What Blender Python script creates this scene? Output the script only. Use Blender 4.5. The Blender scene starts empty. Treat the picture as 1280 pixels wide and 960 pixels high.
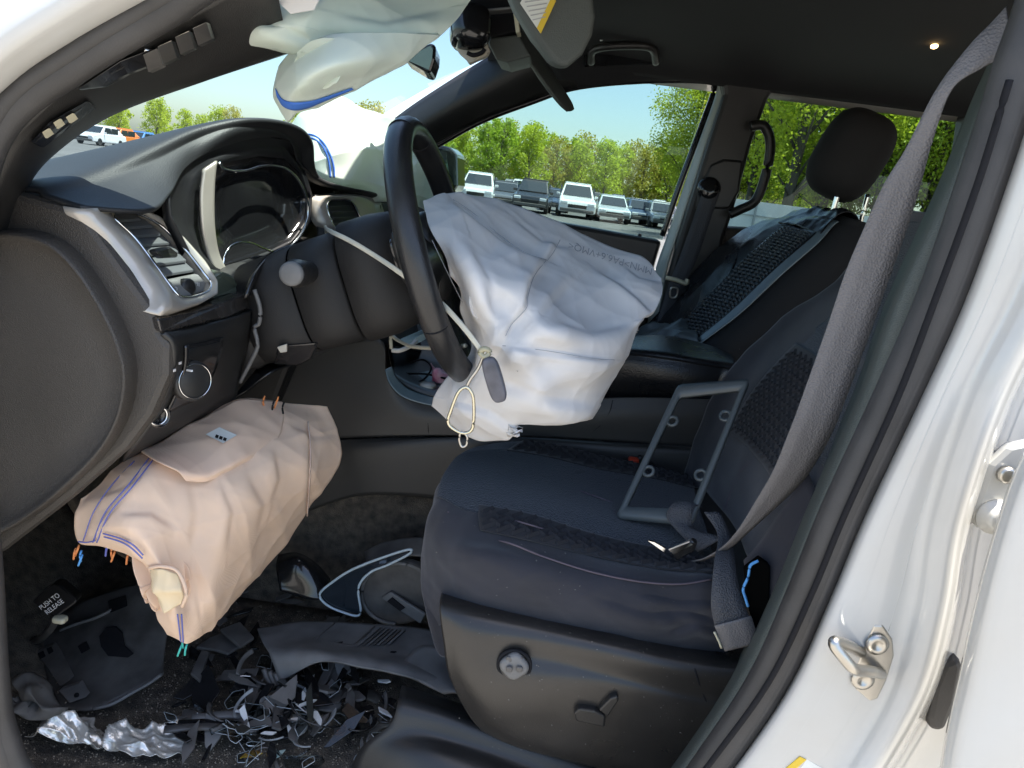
import bpy, math, random
import numpy as np
from mathutils import Vector
random.seed(7); rng = np.random.default_rng(7)
R = math.radians
sc = bpy.context.scene
# ------------------------------------------------------------------ camera
PSI, TH, ROLL, F = R(2.5), R(15.7), R(7.5), 880.0
CAM = np.array([0, -.62, 1.32])
FW = np.array([-math.sin(PSI)*math.cos(TH), math.cos(PSI)*math.cos(TH), -math.sin(TH)])
r0 = np.array([math.cos(PSI), math.sin(PSI), 0]); u0 = np.cross(r0, FW)
RT = math.cos(ROLL)*r0 + math.sin(ROLL)*u0; UP = -math.sin(ROLL)*r0 + math.cos(ROLL)*u0
cd = bpy.data.cameras.new('Camera'); cam = bpy.data.objects.new('Camera', cd); sc.collection.objects.link(cam)
cd.lens = F/1280*36; cd.sensor_width = 36; cd.clip_start = .02; cd.clip_end = 3000
from mathutils import Matrix
M = Matrix.Identity(4)
for i in range(3):
    M[i][0] = RT[i]; M[i][1] = UP[i]; M[i][2] = -FW[i]; M[i][3] = CAM[i]
cam.matrix_world = M; sc.camera = cam
# ------------------------------------------------------------------ light
SUN = np.array([.27, -.02, .90]); SUN = SUN/np.linalg.norm(SUN)      # towards the sun
w = bpy.data.worlds.new('World'); sc.world = w; w.use_nodes = True
nt = w.node_tree; bg = nt.nodes['Background']
sky = nt.nodes.new('ShaderNodeTexSky'); sky.sky_type = 'NISHITA'; sky.sun_disc = False
sky.sun_elevation = math.asin(SUN[2]); sky.sun_rotation = math.atan2(SUN[0], SUN[1]); sky.dust_density = 1.6; sky.ozone_density = .8
nt.links.new(sky.outputs[0], bg.inputs[0]); bg.inputs[1].default_value = .108
sl = bpy.data.lights.new('sun', 'SUN'); sl.energy = 4.2; sl.angle = R(.6); sl.color = (1, .95, .86)
so = bpy.data.objects.new('sun', sl); sc.collection.objects.link(so)
so.rotation_euler = Vector(tuple(SUN)).to_track_quat('Z', 'Y').to_euler()
vs = sc.view_settings; vs.view_transform = 'Standard'; vs.look = 'None'; vs.exposure = 1.86; vs.gamma = 1
try: sc.cycles.max_bounces = 8; sc.cycles.transparent_max_bounces = 16; sc.cycles.use_denoising = True; sc.cycles.caustics_reflective = False; sc.cycles.caustics_refractive = False
except Exception: pass
# ------------------------------------------------------------------ pixel rays to places
def ray(u, v): return FW*F + RT*(u-640) + UP*(480-v)
def P(u, v, Y):
    d = ray(u, v); return CAM + d*(Y-CAM[1])/d[1]
def PZ(u, v, Z):
    d = ray(u, v); return CAM + d*(Z-CAM[2])/d[2]
def proj(p):
    q = np.asarray(p)-CAM; k = q@FW
    return np.stack([640+F*(q@RT)/k, 480-F*(q@UP)/k], -1)
class W(tuple): pass                                    # a point given in metres
def pt(a): return np.array(a, float) if isinstance(a, (W, np.ndarray)) else P(*a)
def pts(l): return [pt(a) for a in l]
# ------------------------------------------------------------------ materials
MATS = {}
def mat(name, col, rough=.5, metal=0, bump=0, scale=200, kind='noise', var=0, vscale=6, spec=.5, coat=0, sheen=0, trans=0, emit=0, col2=None, dist=.0006):
    if name in MATS: return MATS[name]
    m = bpy.data.materials.new(name); m.use_nodes = True; n = m.node_tree.nodes; L = m.node_tree.links
    b = n['Principled BSDF']; b.inputs['Base Color'].default_value = (*col, 1); b.inputs['Roughness'].default_value = rough
    b.inputs['Metallic'].default_value = metal; b.inputs['Specular IOR Level'].default_value = spec; b.inputs['Coat Weight'].default_value = coat
    b.inputs['Sheen Weight'].default_value = sheen
    if emit: b.inputs['Emission Color'].default_value = (*col, 1); b.inputs['Emission Strength'].default_value = emit
    tc = n.new('ShaderNodeTexCoord')
    if var:
        t = n.new('ShaderNodeTexNoise'); t.inputs['Scale'].default_value = vscale; t.inputs['Detail'].default_value = 6
        L.new(tc.outputs['Object'], t.inputs[0])
        r = n.new('ShaderNodeMapRange'); r.inputs[1].default_value = .3; r.inputs[2].default_value = .7
        L.new(t.outputs[0], r.inputs[0])
        x = n.new('ShaderNodeMix'); x.data_type = 'RGBA'; L.new(r.outputs[0], x.inputs[0])
        c2 = col2 or tuple(min(1, c*(1+var)) for c in col); c1 = tuple(c*(1-var) for c in col) if not col2 else col
        x.inputs[6].default_value = (*c1, 1); x.inputs[7].default_value = (*c2, 1); L.new(x.outputs[2], b.inputs['Base Color'])
        r2 = n.new('ShaderNodeMapRange'); r2.inputs[3].default_value = max(.03, rough-.1); r2.inputs[4].default_value = min(1, rough+.1)
        L.new(t.outputs[0], r2.inputs[0]); L.new(r2.outputs[0], b.inputs['Roughness'])
    if bump:
        bp = n.new('ShaderNodeBump'); bp.inputs['Strength'].default_value = bump; bp.inputs['Distance'].default_value = dist
        if kind == 'noise':
            t = n.new('ShaderNodeTexNoise'); t.inputs['Scale'].default_value = scale; t.inputs['Detail'].default_value = 3; o = t.outputs[0]; L.new(tc.outputs['Object'], t.inputs[0])
        elif kind == 'grain':
            t = n.new('ShaderNodeTexVoronoi'); t.inputs['Scale'].default_value = scale; o = t.outputs[0]; L.new(tc.outputs['Object'], t.inputs[0])
        else:                                            # woven
            outs = []
            for dr in ('X', 'Z') if kind == 'weave' else ('DIAGONAL', 'Z'):
                t = n.new('ShaderNodeTexWave'); t.bands_direction = dr; t.inputs['Scale'].default_value = scale/6.28; t.inputs['Distortion'].default_value = .6
                L.new(tc.outputs['Object'], t.inputs[0]); outs.append(t.outputs[1])
            mm = n.new('ShaderNodeMath'); mm.operation = 'MAXIMUM' if kind == 'weave' else 'MULTIPLY'
            L.new(outs[0], mm.inputs[0]); L.new(outs[1], mm.inputs[1]); o = mm.outputs[0]
        L.new(o, bp.inputs['Height']); L.new(bp.outputs[0], b.inputs['Normal'])
    if trans:                                            # thin cloth or leaf: some light comes through
        out = n['Material Output']; tl = n.new('ShaderNodeBsdfTranslucent'); tl.inputs[0].default_value = (*(col2 or col), 1)
        mx = n.new('ShaderNodeMixShader'); mx.inputs[0].default_value = trans
        L.new(b.outputs[0], mx.inputs[1]); L.new(tl.outputs[0], mx.inputs[2]); L.new(mx.outputs[0], out.inputs[0])
    MATS[name] = m; return m
def glass(name, tint, refl=.08, rough=.02):
    m = bpy.data.materials.new(name); m.use_nodes = True; n = m.node_tree.nodes; L = m.node_tree.links
    n.remove(n['Principled BSDF']); a = n.new('ShaderNodeBsdfTransparent'); a.inputs[0].default_value = (*tint, 1)
    g = n.new('ShaderNodeBsdfGlossy'); g.inputs['Roughness'].default_value = rough; fr = n.new('ShaderNodeFresnel'); fr.inputs[0].default_value = 1.35
    mx = n.new('ShaderNodeMixShader'); L.new(fr.outputs[0], mx.inputs[0]); L.new(a.outputs[0], mx.inputs[1]); L.new(g.outputs[0], mx.inputs[2])
    L.new(mx.outputs[0], n['Material Output'].inputs[0]); MATS[name] = m; return m
PL = mat('black_plastic', (.019, .0183, .0175), .38, bump=.5, scale=900, var=.25, vscale=9)
PLG = mat('grained_plastic', (.045, .039, .033), .5, bump=.7, scale=650, kind='grain', var=.2, dist=.0008)
DASH = mat('soft_dash', (.018, .019, .021), .5, bump=.4, scale=700, kind='grain', var=.15, dist=.0006)
SHINY = mat('gloss_black', (.012, .012, .013), .16, coat=.3)
LEATH = mat('black_leather', (.015, .016, .018), .28, bump=.6, scale=420, kind='grain', var=.25)
FAB = mat('seat_cloth', (.017, .018, .026), .85, bump=.6, scale=1600, kind='noise', var=.25, vscale=14, sheen=.25)
MESHF = mat('mesh_cloth', (.015, .022, .034), .75, bump=1, scale=420, kind='grain', var=.2, sheen=.2, dist=.002)
EMB = mat('embossed_cloth', (.011, .011, .015), .8, bump=.6, scale=1500, kind='noise', sheen=.2)
THREAD = mat('seam_thread', (.10, .08, .10), .8)
WEB = mat('belt_webbing', (.16, .153, .155), .6, bump=1, scale=480, kind='grain', var=.12, dist=.0007)
WEBD = mat('belt_webbing_dark', (.06, .062, .07), .65, bump=1, scale=480, kind='grain', dist=.0011)
WHITE = mat('white_paint', (.55, .55, .53), .2, coat=.6, var=.05, vscale=7, col2=(.52, .50, .455))
RUB = mat('rubber', (.042, .040, .039), .55, bump=.3, scale=500, var=.25, vscale=20)
BAG = mat('white_nylon', (.86, .84, .82), .75, bump=.2, scale=1500, trans=.25, var=.04, vscale=8)
BAGG = mat('curtain_nylon', (.72, .75, .69), .6, bump=.2, scale=1500, trans=.35, var=.03, col2=(.70, .80, .72))
PEACH = mat('peach_nylon', (.86, .64, .47), .8, bump=.35, scale=2600, kind='weave', trans=.2, var=.08, vscale=9)
SILV = mat('satin_silver', (.47, .43, .375), .32, metal=.3, var=.05, coat=.2)
CHR = mat('chrome', (.8, .8, .8), .08, metal=1)
STEEL = mat('zinc_steel', (.5, .48, .44), .32, metal=1, bump=.3, scale=120, var=.15)
LINER = mat('headliner_cloth', (.013, .013, .015), .95, bump=.5, scale=1200)
TRIMG = mat('pillar_trim', (.075, .088, .080), .6, bump=.6, scale=800, kind='grain', dist=.0008)
CARP = mat('carpet', (.045, .040, .035), .95, bump=1, scale=420, var=.6, vscale=60, col2=(.15, .125, .095), dist=.004)
GREYP = mat('grey_plastic', (.15, .148, .145), .55, bump=.4, scale=300, var=.3, vscale=18)
DARKP = mat('dark_broken_plastic', (.095, .09, .085), .45, bump=.4, scale=200, var=.4, vscale=25)
FOIL = mat('foil', (.85, .82, .74), .25, metal=.55, bump=.6, scale=90, dist=.004)
CLEAR = glass('clear_plastic', (.72, .75, .76)); PANE = glass('window_glass', (.62, .71, .69)); WSG = glass('windshield_glass', (.60, .70, .70))
WPL = mat('white_plastic', (.7, .7, .68), .4); ZIP = mat('nylon_tie', (.62, .60, .50), .4, trans=.15)
BLUE = mat('blue_print', (.04, .14, .50), .7); BLUET = mat('blue_thread', (.12, .14, .42), .8); ORT = mat('orange_thread', (.7, .25, .08), .8); TEAL = mat('teal_thread', (.05, .42, .36), .8); LBL = mat('light_blue_thread', (.1, .35, .75), .7)
PAPER = mat('label_paper', (.72, .74, .70), .6); YEL = mat('label_yellow', (.72, .5, .04), .6); INK = mat('ink', (.012, .012, .014), .8, spec=.2); INKG = mat('faded_ink', (.42, .42, .44), .8); PRINT = mat('white_print', (.75, .75, .75), .6)
RED = mat('red_plastic', (.65, .06, .02), .4); BEIGE = mat('beige_plastic', (.62, .58, .42), .5); PINK = mat('pink_pack', (.55, .08, .2), .5, var=.6, vscale=60, col2=(.7, .5, .55))
LAMP = mat('lamp_glow', (1, .62, .25), .4, emit=4); SKIN = mat('tan_foam', (.50, .46, .38), .7)
ASPH = mat('gravel_lot', (.29, .27, .24), .9, bump=.5, scale=20, var=.25, vscale=.6, dist=.01); FENCEM = mat('fence_panel', (.50, .53, .52), .6, var=.1, vscale=1); FPOST = mat('fence_post', (.28, .30, .30), .6)
LEAFS = [mat('leaf_lime', (.42, .50, .035), .6, trans=.5, var=.3, vscale=.5), mat('leaf_mid', (.33, .45, .035), .6, trans=.5, var=.3, vscale=.5), mat('leaf_olive', (.40, .37, .06), .6, trans=.4, var=.4, vscale=.5)]
BARK = mat('bark', (.10, .085, .07), .9, bump=1, scale=8, dist=.02)
# ------------------------------------------------------------------ objects
WL = {}
def T(name, label, cat, base=(0, 0, 0), group=None):
    o = bpy.data.objects.new(name, None); sc.collection.objects.link(o); o.location = base; WL[o.name] = np.array(base, float); o.empty_display_size = .05
    o['label'] = label; o['category'] = cat
    if group: o['group'] = group
    return o
def tag(o, label, cat, group=None, kind=None):
    o['label'] = label
    if cat: o['category'] = cat
    if group: o['group'] = group
    if kind: o['kind'] = kind
    return o
def mk(name, V, Fc, m, parent=None, smooth=True, bevel=0, solid=0, sub=0, seg=2, org=None):
    V = np.asarray(V, float); lo, hi = V.min(0), V.max(0)
    o0 = np.array([(lo[0]+hi[0])/2, (lo[1]+hi[1])/2, lo[2]]) if org is None else np.array(org, float)
    me = bpy.data.meshes.new(name); me.from_pydata((V-o0).tolist(), [], [tuple(int(i) for i in f) for f in Fc]); me.update()
    if smooth: me.polygons.foreach_set('use_smooth', [True]*len(me.polygons))
    me.materials.append(m); o = bpy.data.objects.new(name, me); sc.collection.objects.link(o)
    if parent is not None: o.parent = parent; o.location = o0-WL[parent.name]
    else: o.location = o0
    WL[o.name] = o0
    if solid: s = o.modifiers.new('s', 'SOLIDIFY'); s.thickness = solid; s.offset = 0
    if bevel: s = o.modifiers.new('b', 'BEVEL'); s.width = bevel; s.segments = seg; s.limit_method = 'ANGLE'; s.angle_limit = R(35)
    if sub: s = o.modifiers.new('u', 'SUBSURF'); s.levels = sub; s.render_levels = sub
    return o
def cr(p, t):                                            # Catmull-Rom through the rows of p
    n = len(p)
    if n == 2: return p[0]*(1-t/1.0)+p[1]*t
    i = int(min(max(math.floor(t), 0), n-2)); f = t-i
    a = p[i-1] if i else 2*p[0]-p[1]; b, c = p[i], p[i+1]; d = p[i+2] if i+2 < n else 2*p[-1]-p[-2]
    return .5*(2*b+(c-a)*f+(2*a-5*b+4*c-d)*f*f+(3*b-3*c+d-a)*f**3)
def crv(l, n):
    p = np.array(pts(l)); return np.array([cr(p, t) for t in np.linspace(0, len(p)-1, n)])
class Surf:
    def __init__(s, rows): s.g = np.array([pts(r) for r in rows]); s.R, s.C = s.g.shape[:2]; s._q = None; s._W = None
    def ev(s, a, b): return cr(np.array([cr(r, b) for r in s.g]), a)
    def grid(s, nu, nv, a0=0, a1=None, b0=0, b1=None):
        a1 = s.R-1 if a1 is None else a1; b1 = s.C-1 if b1 is None else b1
        A = np.linspace(a0, a1, nu); B = np.linspace(b0, b1, nv)
        t = np.array([[cr(r, b) for b in B] for r in s.g])
        return np.array([[cr(t[:, j], a) for j in range(nv)] for a in A])
    def find(s, u, v):
        if s._q is None:
            s._A = np.linspace(0, s.R-1, 90); s._B = np.linspace(0, s.C-1, 90); s._G = s.grid(90, 90) if s._W is None else s._W; s._N = gnorm(s._G); s._q = proj(s._G); s._d = np.linalg.norm(s._G-CAM, axis=-1)
        e = np.hypot(s._q[..., 0]-u, s._q[..., 1]-v)+s._d*2
        return e
    def on(s, u, v, off=.003):                           # the place on this surface behind a pixel
        s.find(u, v); d = ray(u, v); d = d/np.linalg.norm(d)
        e = np.hypot(s._q[..., 0]-u, s._q[..., 1]-v)+s._d*2; i, j = np.unravel_index(e.argmin(), e.shape); p, n = s._G[i, j], s._N[i, j]
        k = ((p-CAM)@n)/(d@n) if abs(d@n) > .15 else (p-CAM)@d
        if abs(k-(p-CAM)@d) > .02: k = (p-CAM)@d
        return CAM+d*(k-off)
def gnorm(G):
    a = np.gradient(G, axis=0); b = np.gradient(G, axis=1); n = np.cross(a, b); n /= np.linalg.norm(n, axis=-1, keepdims=True)+1e-9
    s = np.sign(((CAM-G)*n).sum(-1).mean()) or 1; return n*s
def gfaces(nu, nv, off=0, flip=False):
    f = [(i*nv+j, i*nv+j+1, (i+1)*nv+j+1, (i+1)*nv+j) for i in range(nu-1) for j in range(nv-1)]
    return [tuple(off+k for k in (q[::-1] if flip else q)) for q in f]
_ph = rng.uniform(0, 6.28, (40,)); 
def wrinkle(G, amp, freq=30, n=9, seed=0):
    r = np.random.default_rng(seed); h = np.zeros(G.shape[:2])
    for k in range(n):
        d = r.normal(size=3); d /= np.linalg.norm(d); fr = freq*r.uniform(.5, 2.2)
        h += (1-np.abs(np.sin(G@d*fr+r.uniform(0, 6)+1.3*np.sin(G@r.normal(size=3)*freq*.35))))**2*r.uniform(.4, 1)/ (fr/freq)
    return G+gnorm(G)*((h-h.mean())*amp)[..., None]
def crease(G, lines):                                    # fold lines pressed into cloth
    q = proj(G); h = np.zeros(G.shape[:2])
    for l, wd, dp in lines:
        best = np.full(h.shape, 1e9); sg = np.zeros(h.shape); L = np.array(l, float); tot = len(L)-1
        for i in range(tot):
            a, b = L[i], L[i+1]; e = b-a; n = np.linalg.norm(e); t = np.clip(((q-a)@e)/n**2, 0, 1); d = q-(a+t[..., None]*e); dd = np.hypot(d[..., 0], d[..., 1]); s = np.sign(e[0]*d[..., 1]-e[1]*d[..., 0])
            f = np.minimum(1, np.minimum(t+i, tot-t-i)*2+.15); m = dd < best; best = np.where(m, dd, best); sg = np.where(m, s*f, sg)
        x = best/wd; h += dp*(sg*x*np.exp(-x*x/2)-.6*np.abs(sg)*np.exp(-x*x*4))
    return G+gnorm(G)*h[..., None]
def loft(name, rows, m, parent=None, nu=28, nv=28, solid=.003, wr=0, wf=30, seed=0, bag=0, S=None, rng4=None, off=0, cre=None):
    S = S or Surf(rows)
    G = S.grid(nu, nv, *(rng4 or ())); 
    if off: G = G+gnorm(G)*off
    if wr: G = wrinkle(G, wr, wf, 9, seed)
    if cre: G = crease(G, cre)
    if rng4 is None: S._W = G; S._q = None
    V = G.reshape(-1, 3); Fc = gfaces(nu, nv)
    if bag:                                              # a second layer behind, joined at the rim
        a = np.sin(np.linspace(0, math.pi, nu))[:, None]*np.sin(np.linspace(0, math.pi, nv))[None]
        B = G-gnorm(G)*(.004+np.sqrt(np.maximum(a, 0))*bag)[..., None]
        V = np.concatenate([V, B.reshape(-1, 3)]); N = nu*nv; Fc = Fc+gfaces(nu, nv, N, True)
        loop = [j for j in range(nv)]+[i*nv+nv-1 for i in range(1, nu)]+[(nu-1)*nv+j for j in range(nv-2, -1, -1)]+[i*nv for i in range(nu-2, 0, -1)]
        for k in range(len(loop)): a_, b_ = loop[k], loop[(k+1) % len(loop)]; Fc.append((b_, a_, a_+N, b_+N))
    o = mk(name, V, Fc, m, parent, solid=0 if bag else solid); return S, o
def tube(name, l, r, m, parent=None, n=None, seg=10, closed=False, ax=(1, 1), upv=(0, 0, 1), raw=False):
    p = np.array(pts(l))
    if closed: q = np.concatenate([p[-2:], p, p[:3]]); n = n or len(p)*8; c = np.array([cr(q, 2+t) for t in np.linspace(0, len(p), n, endpoint=False)])
    else: n = n or max(2, len(p)*6); c = np.array([cr(p, t) for t in np.linspace(0, len(p)-1, n)])
    rr = np.interp(np.linspace(0, 1, n), np.linspace(0, 1, len(r)), r) if hasattr(r, '__len__') else np.full(n, r)
    tg = np.gradient(c, axis=0)
    if closed: tg = np.roll(c, -1, 0)-np.roll(c, 1, 0)
    tg /= np.linalg.norm(tg, axis=1, keepdims=True)+1e-12; up = np.array(upv, float); V = []
    for i in range(n):
        s = np.cross(tg[i], up); k = np.linalg.norm(s); s = s/k if k > 1e-3 else np.array([1, 0, 0]); t = np.cross(s, tg[i])
        for j in range(seg): a = 2*math.pi*j/seg; V.append(c[i]+rr[i]*(ax[0]*math.cos(a)*s+ax[1]*math.sin(a)*t))
    Fc = []
    for i in range(n if closed else n-1):
        k = (i+1) % n
        for j in range(seg): j2 = (j+1) % seg; Fc.append((i*seg+j, i*seg+j2, k*seg+j2, k*seg+j))
    if not closed: Fc += [tuple(range(seg))[::-1], tuple((n-1)*seg+j for j in range(seg))]
    return (V, Fc) if raw else mk(name, V, Fc, m, parent)
def slab(name, l, ext, m, parent=None, bevel=.003, smooth=False, seg=2):
    p = np.array(pts(l)); n = len(p); e = np.array(ext, float); V = np.concatenate([p, p+e])
    Fc = [tuple(range(n)), tuple(range(2*n-1, n-1, -1))]+[(i, i+n, (i+1) % n+n, (i+1) % n) for i in range(n)]
    return mk(name, V, Fc, m, parent, smooth, bevel, seg=seg)
def box(name, c, s, m, parent=None, bevel=.003, ax=None):
    A = np.eye(3) if ax is None else np.array(ax, float); V = [np.array(c)+A.T@(np.array(d)*np.array(s)/2) for d in [(x, y, z) for x in (-1, 1) for y in (-1, 1) for z in (-1, 1)]]
    return mk(name, V, [(0, 1, 3, 2), (4, 6, 7, 5), (0, 4, 5, 1), (2, 3, 7, 6), (0, 2, 6, 4), (1, 5, 7, 3)], m, parent, False, bevel)
def frame(n, up=(0, 0, 1)):                              # axes (side, up, normal) of a face that looks along n
    n = np.array(n, float); n /= np.linalg.norm(n); s = np.cross(up, n); s /= np.linalg.norm(s); return np.array([s, np.cross(n, s), n])
def lathe(name, c, ax, prof, m, parent=None, seg=28, lob=0, lobn=4):
    A = frame(ax); V = []; k = len(prof)
    for r, h in prof:
        for j in range(seg): a = 2*math.pi*j/seg; q = r*(1+lob*math.cos(lobn*a)); V.append(np.array(c)+A[0]*q*math.cos(a)+A[1]*q*math.sin(a)+A[2]*h)
    Fc = [(i*seg+j, i*seg+(j+1) % seg, (i+1)*seg+(j+1) % seg, (i+1)*seg+j) for i in range(k-1) for j in range(seg)]+[tuple((k-1)*seg+j for j in range(seg)), tuple(range(seg))[::-1]]
    return mk(name, V, Fc, m, parent, True, 0)
def pillow(name, c, s, m, parent=None, ax=None, e=.55, n=20):
    A = np.eye(3) if ax is None else np.array(ax, float); V = []; f = lambda x: math.copysign(abs(x)**e, x)
    for i in range(n+1):
        th = -math.pi/2+math.pi*i/n
        for j in range(2*n): ph = math.pi*j/n; V.append(np.array(c)+A.T@(np.array([f(math.cos(th))*f(math.cos(ph))*s[0], f(math.cos(th))*f(math.sin(ph))*s[1], f(math.sin(th))*s[2]])/2))
    Fc = [(i*2*n+j, i*2*n+(j+1) % (2*n), (i+1)*2*n+(j+1) % (2*n), (i+1)*2*n+j) for i in range(n) for j in range(2*n)]
    return mk(name, V, Fc, m, parent)
def ribbon(name, L, Rr, m, parent=None, n=60, solid=.0016):
    a = crv(L, n); b = crv(Rr, n); V = np.stack([a, (a*2+b)/3, (a+2*b)/3, b], 1).reshape(-1, 3); return mk(name, V, gfaces(n, 4), m, parent, solid=solid)
def text(name, s, fn, size, m, parent=None):
    c = bpy.data.curves.new('t', 'FONT'); c.body = s; c.size = size; c.align_x = 'CENTER'; c.resolution_u = 3; o = bpy.data.objects.new('t', c); sc.collection.objects.link(o)
    dg = bpy.context.evaluated_depsgraph_get(); me = o.evaluated_get(dg).to_mesh(); V = [fn(v.co.x, v.co.y) for v in me.vertices]; Fc = [tuple(p.vertices) for p in me.polygons]
    bpy.data.objects.remove(o); return mk(name, V, Fc, m, parent, False)
def resample(l, n):
    p = np.array(l, float); q = np.concatenate([p, p[:1]]); d = np.concatenate([[0], np.cumsum(np.linalg.norm(np.diff(q, axis=0), axis=1))])
    t = np.linspace(0, d[-1], n, endpoint=False); return np.stack([np.interp(t, d, q[:, k]) for k in range(p.shape[1])], 1)
def rings(name, rs, m, parent=None, cap=False, solid=0):
    n = len(rs[0]); V = np.concatenate(rs); Fc = [(i*n+j, i*n+(j+1) % n, (i+1)*n+(j+1) % n, (i+1)*n+j) for i in range(len(rs)-1) for j in range(n)]
    if cap: Fc.append(tuple((len(rs)-1)*n+j for j in range(n)))
    return mk(name, V, Fc, m, parent, solid=solid)
def st(o): o['kind'] = 'structure'; return o
# ================================================================== the place outside
st(mk('ground', [(-400, -60, 0), (500, -60, 0), (500, 600, 0), (-400, 600, 0)], [(0, 1, 2, 3)], ASPH, smooth=False))
LOT = mat('asphalt', (.10, .10, .10), .9, bump=.5, scale=20, var=.3, vscale=.4, dist=.01)
st(mk('parking_lot', [(-300, 12, .006), (300, 12, .006), (300, 110, .006), (-300, 110, .006)], [(0, 1, 2, 3)], LOT, smooth=False))
def tree_mesh(seed, h, cr_, nl, leaf, low):
    r = np.random.default_rng(seed); V, Fc = tube('', [W((0, 0, 0)), W((.1*r.normal(), .1*r.normal(), h*.3)), W((.3*r.normal(), .3*r.normal(), h*.6)), W((.3*r.normal(), .3*r.normal(), h*.93))], [h*.018, h*.013, h*.008, h*.002], None, seg=6, n=8, raw=True); V = list(V)
    K = 34; cl = []
    for k in range(K):
        z = low+(h*.97-low)*(k+.5)/K; q = (z-low)/(h-low); rad = cr_*(.35+1.0*math.sin(math.pi*min(1, q*.85+.12)))*r.uniform(.35, 1)*.85; a = k*2.4+r.uniform(-.5, .5)
        c = np.array([rad*math.cos(a), rad*math.sin(a), z]); cl.append((c, cr_*r.uniform(.22, .42)))
        b, f = tube('', [W((0, 0, max(h*.15, z-rad*.9))), W(tuple(c*np.array([.5, .5, 1])-np.array([0, 0, rad*.3]))), W(tuple(c))], [h*.005, h*.003, h*.0012], None, seg=4, n=4, raw=True); o = len(V); V += list(b); Fc = Fc+[tuple(o+i for i in q_) for q_ in f]
    trunk = (V, Fc); C = np.array([c for c, _ in cl]); S = np.array([s for _, s in cl]); k = r.integers(0, K, nl)
    d = r.normal(size=(nl, 3)); d /= np.linalg.norm(d, axis=1, keepdims=True); c = C[k]+d*(S[k]*r.uniform(.3, 1.25, nl))[:, None]
    a = r.normal(size=(nl, 3)); a /= np.linalg.norm(a, axis=1, keepdims=True); b = np.cross(a, r.normal(size=(nl, 3))); b /= np.linalg.norm(b, axis=1, keepdims=True)
    s = leaf*r.uniform(.5, 1.3, nl)[:, None]; a *= s; b *= s*.6
    return trunk, (np.stack([c-a, c+b, c+a, c-b], 1).reshape(-1, 3), np.arange(nl*4).reshape(-1, 4))
class TreeKind:
    def __init__(s, seed, h, cr_, nl, leaf, low, m):
        s.h = h; (tv, tf), (lv, lf) = tree_mesh(seed, h, cr_, nl, leaf, low); s.t = mk('trunk', tv, tf, BARK, org=(0, 0, 0)); s.c = mk('crown', lv, lf, m, org=(0, 0, 0)); s.used = False
        for o in (s.t, s.c): sc.collection.objects.unlink(o)
    def put(s, x, y, h, label, group, rz):
        t = T('tree', label, 'tree', (x, y, 0), group); k = h/s.h; t.rotation_euler.z = rz; t.scale = (k, k, k)
        for q in (s.t, s.c): o = q.copy(); sc.collection.objects.link(o); o.parent = t; o.location = (0, 0, 0)
FAR = [TreeKind(11+i, 10, 2.7, 3600, .20, .8, LEAFS[i % 3]) for i in range(4)]
NEAR = [TreeKind(31+i, 12, 2.9, 17000, .075, 2.6, LEAFS[i % 2]) for i in range(3)]
r = random.Random(3)
for row, y in enumerate((112, 124)):
    for i in range(17): FAR[r.randrange(4)].put(-21+i*3.6+row*1.8+r.uniform(-.8, .8), y+r.uniform(-4, 4), r.uniform(8.4, 10.6)+row, 'slim spring green tree in the far wood behind the rows of parked cars', 'trees of the far wood behind the parked cars', r.uniform(0, 6))
for i in range(26): FAR[r.randrange(4)].put(-128+i*4.1+r.uniform(-1.5, 1.5), 152+r.uniform(-6, 12), r.choice((7, 8, 9, 11, 12.5))*r.uniform(.95, 1.1), 'rounded green tree on the skyline seen through the windshield', 'trees on the skyline through the windshield', r.uniform(0, 6))
for x, y, h in ((9.2, 57, 13.5), (11.0, 55, 14.5), (12.6, 58, 14), (14.2, 53, 13.5), (15.2, 60, 14), (10.2, 53, 13.6), (12.2, 54, 14.4), (13.4, 57, 14.8), (9.9, 60, 14.6)): NEAR[0].put(x, y, h, 'tall lime green tree at the edge of the car lot, higher than the far wood', 'tall trees at the edge of the lot', x)
for i in range(24): NEAR[r.randrange(3)].put(9.5+(i % 12)*1.75+r.uniform(-.5, .5), (31.5, 38)[i//12]+r.uniform(-1, 2), r.uniform(11, 15), 'woodland tree standing close behind the grey panel fence', 'trees behind the panel fence', r.uniform(0, 6))
fe = T('panel_fence', 'grey metal panel fence in front of the near woodland', 'fence', (17, 28, 0))
for i in range(11):
    x = 5+i*2.2; box('fence_panel', (x+1.1, 28, 1.0), (2.14, .04, 1.75), FENCEM, fe, .005); box('fence_post', (x, 27.96, .98), (.07, .07, 1.96), FPOST, fe, .005)
for z in (.55, 1.35): box('rail', (17, 27.95, z), (24.2, .03, .05), FPOST, fe, .004)
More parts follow.
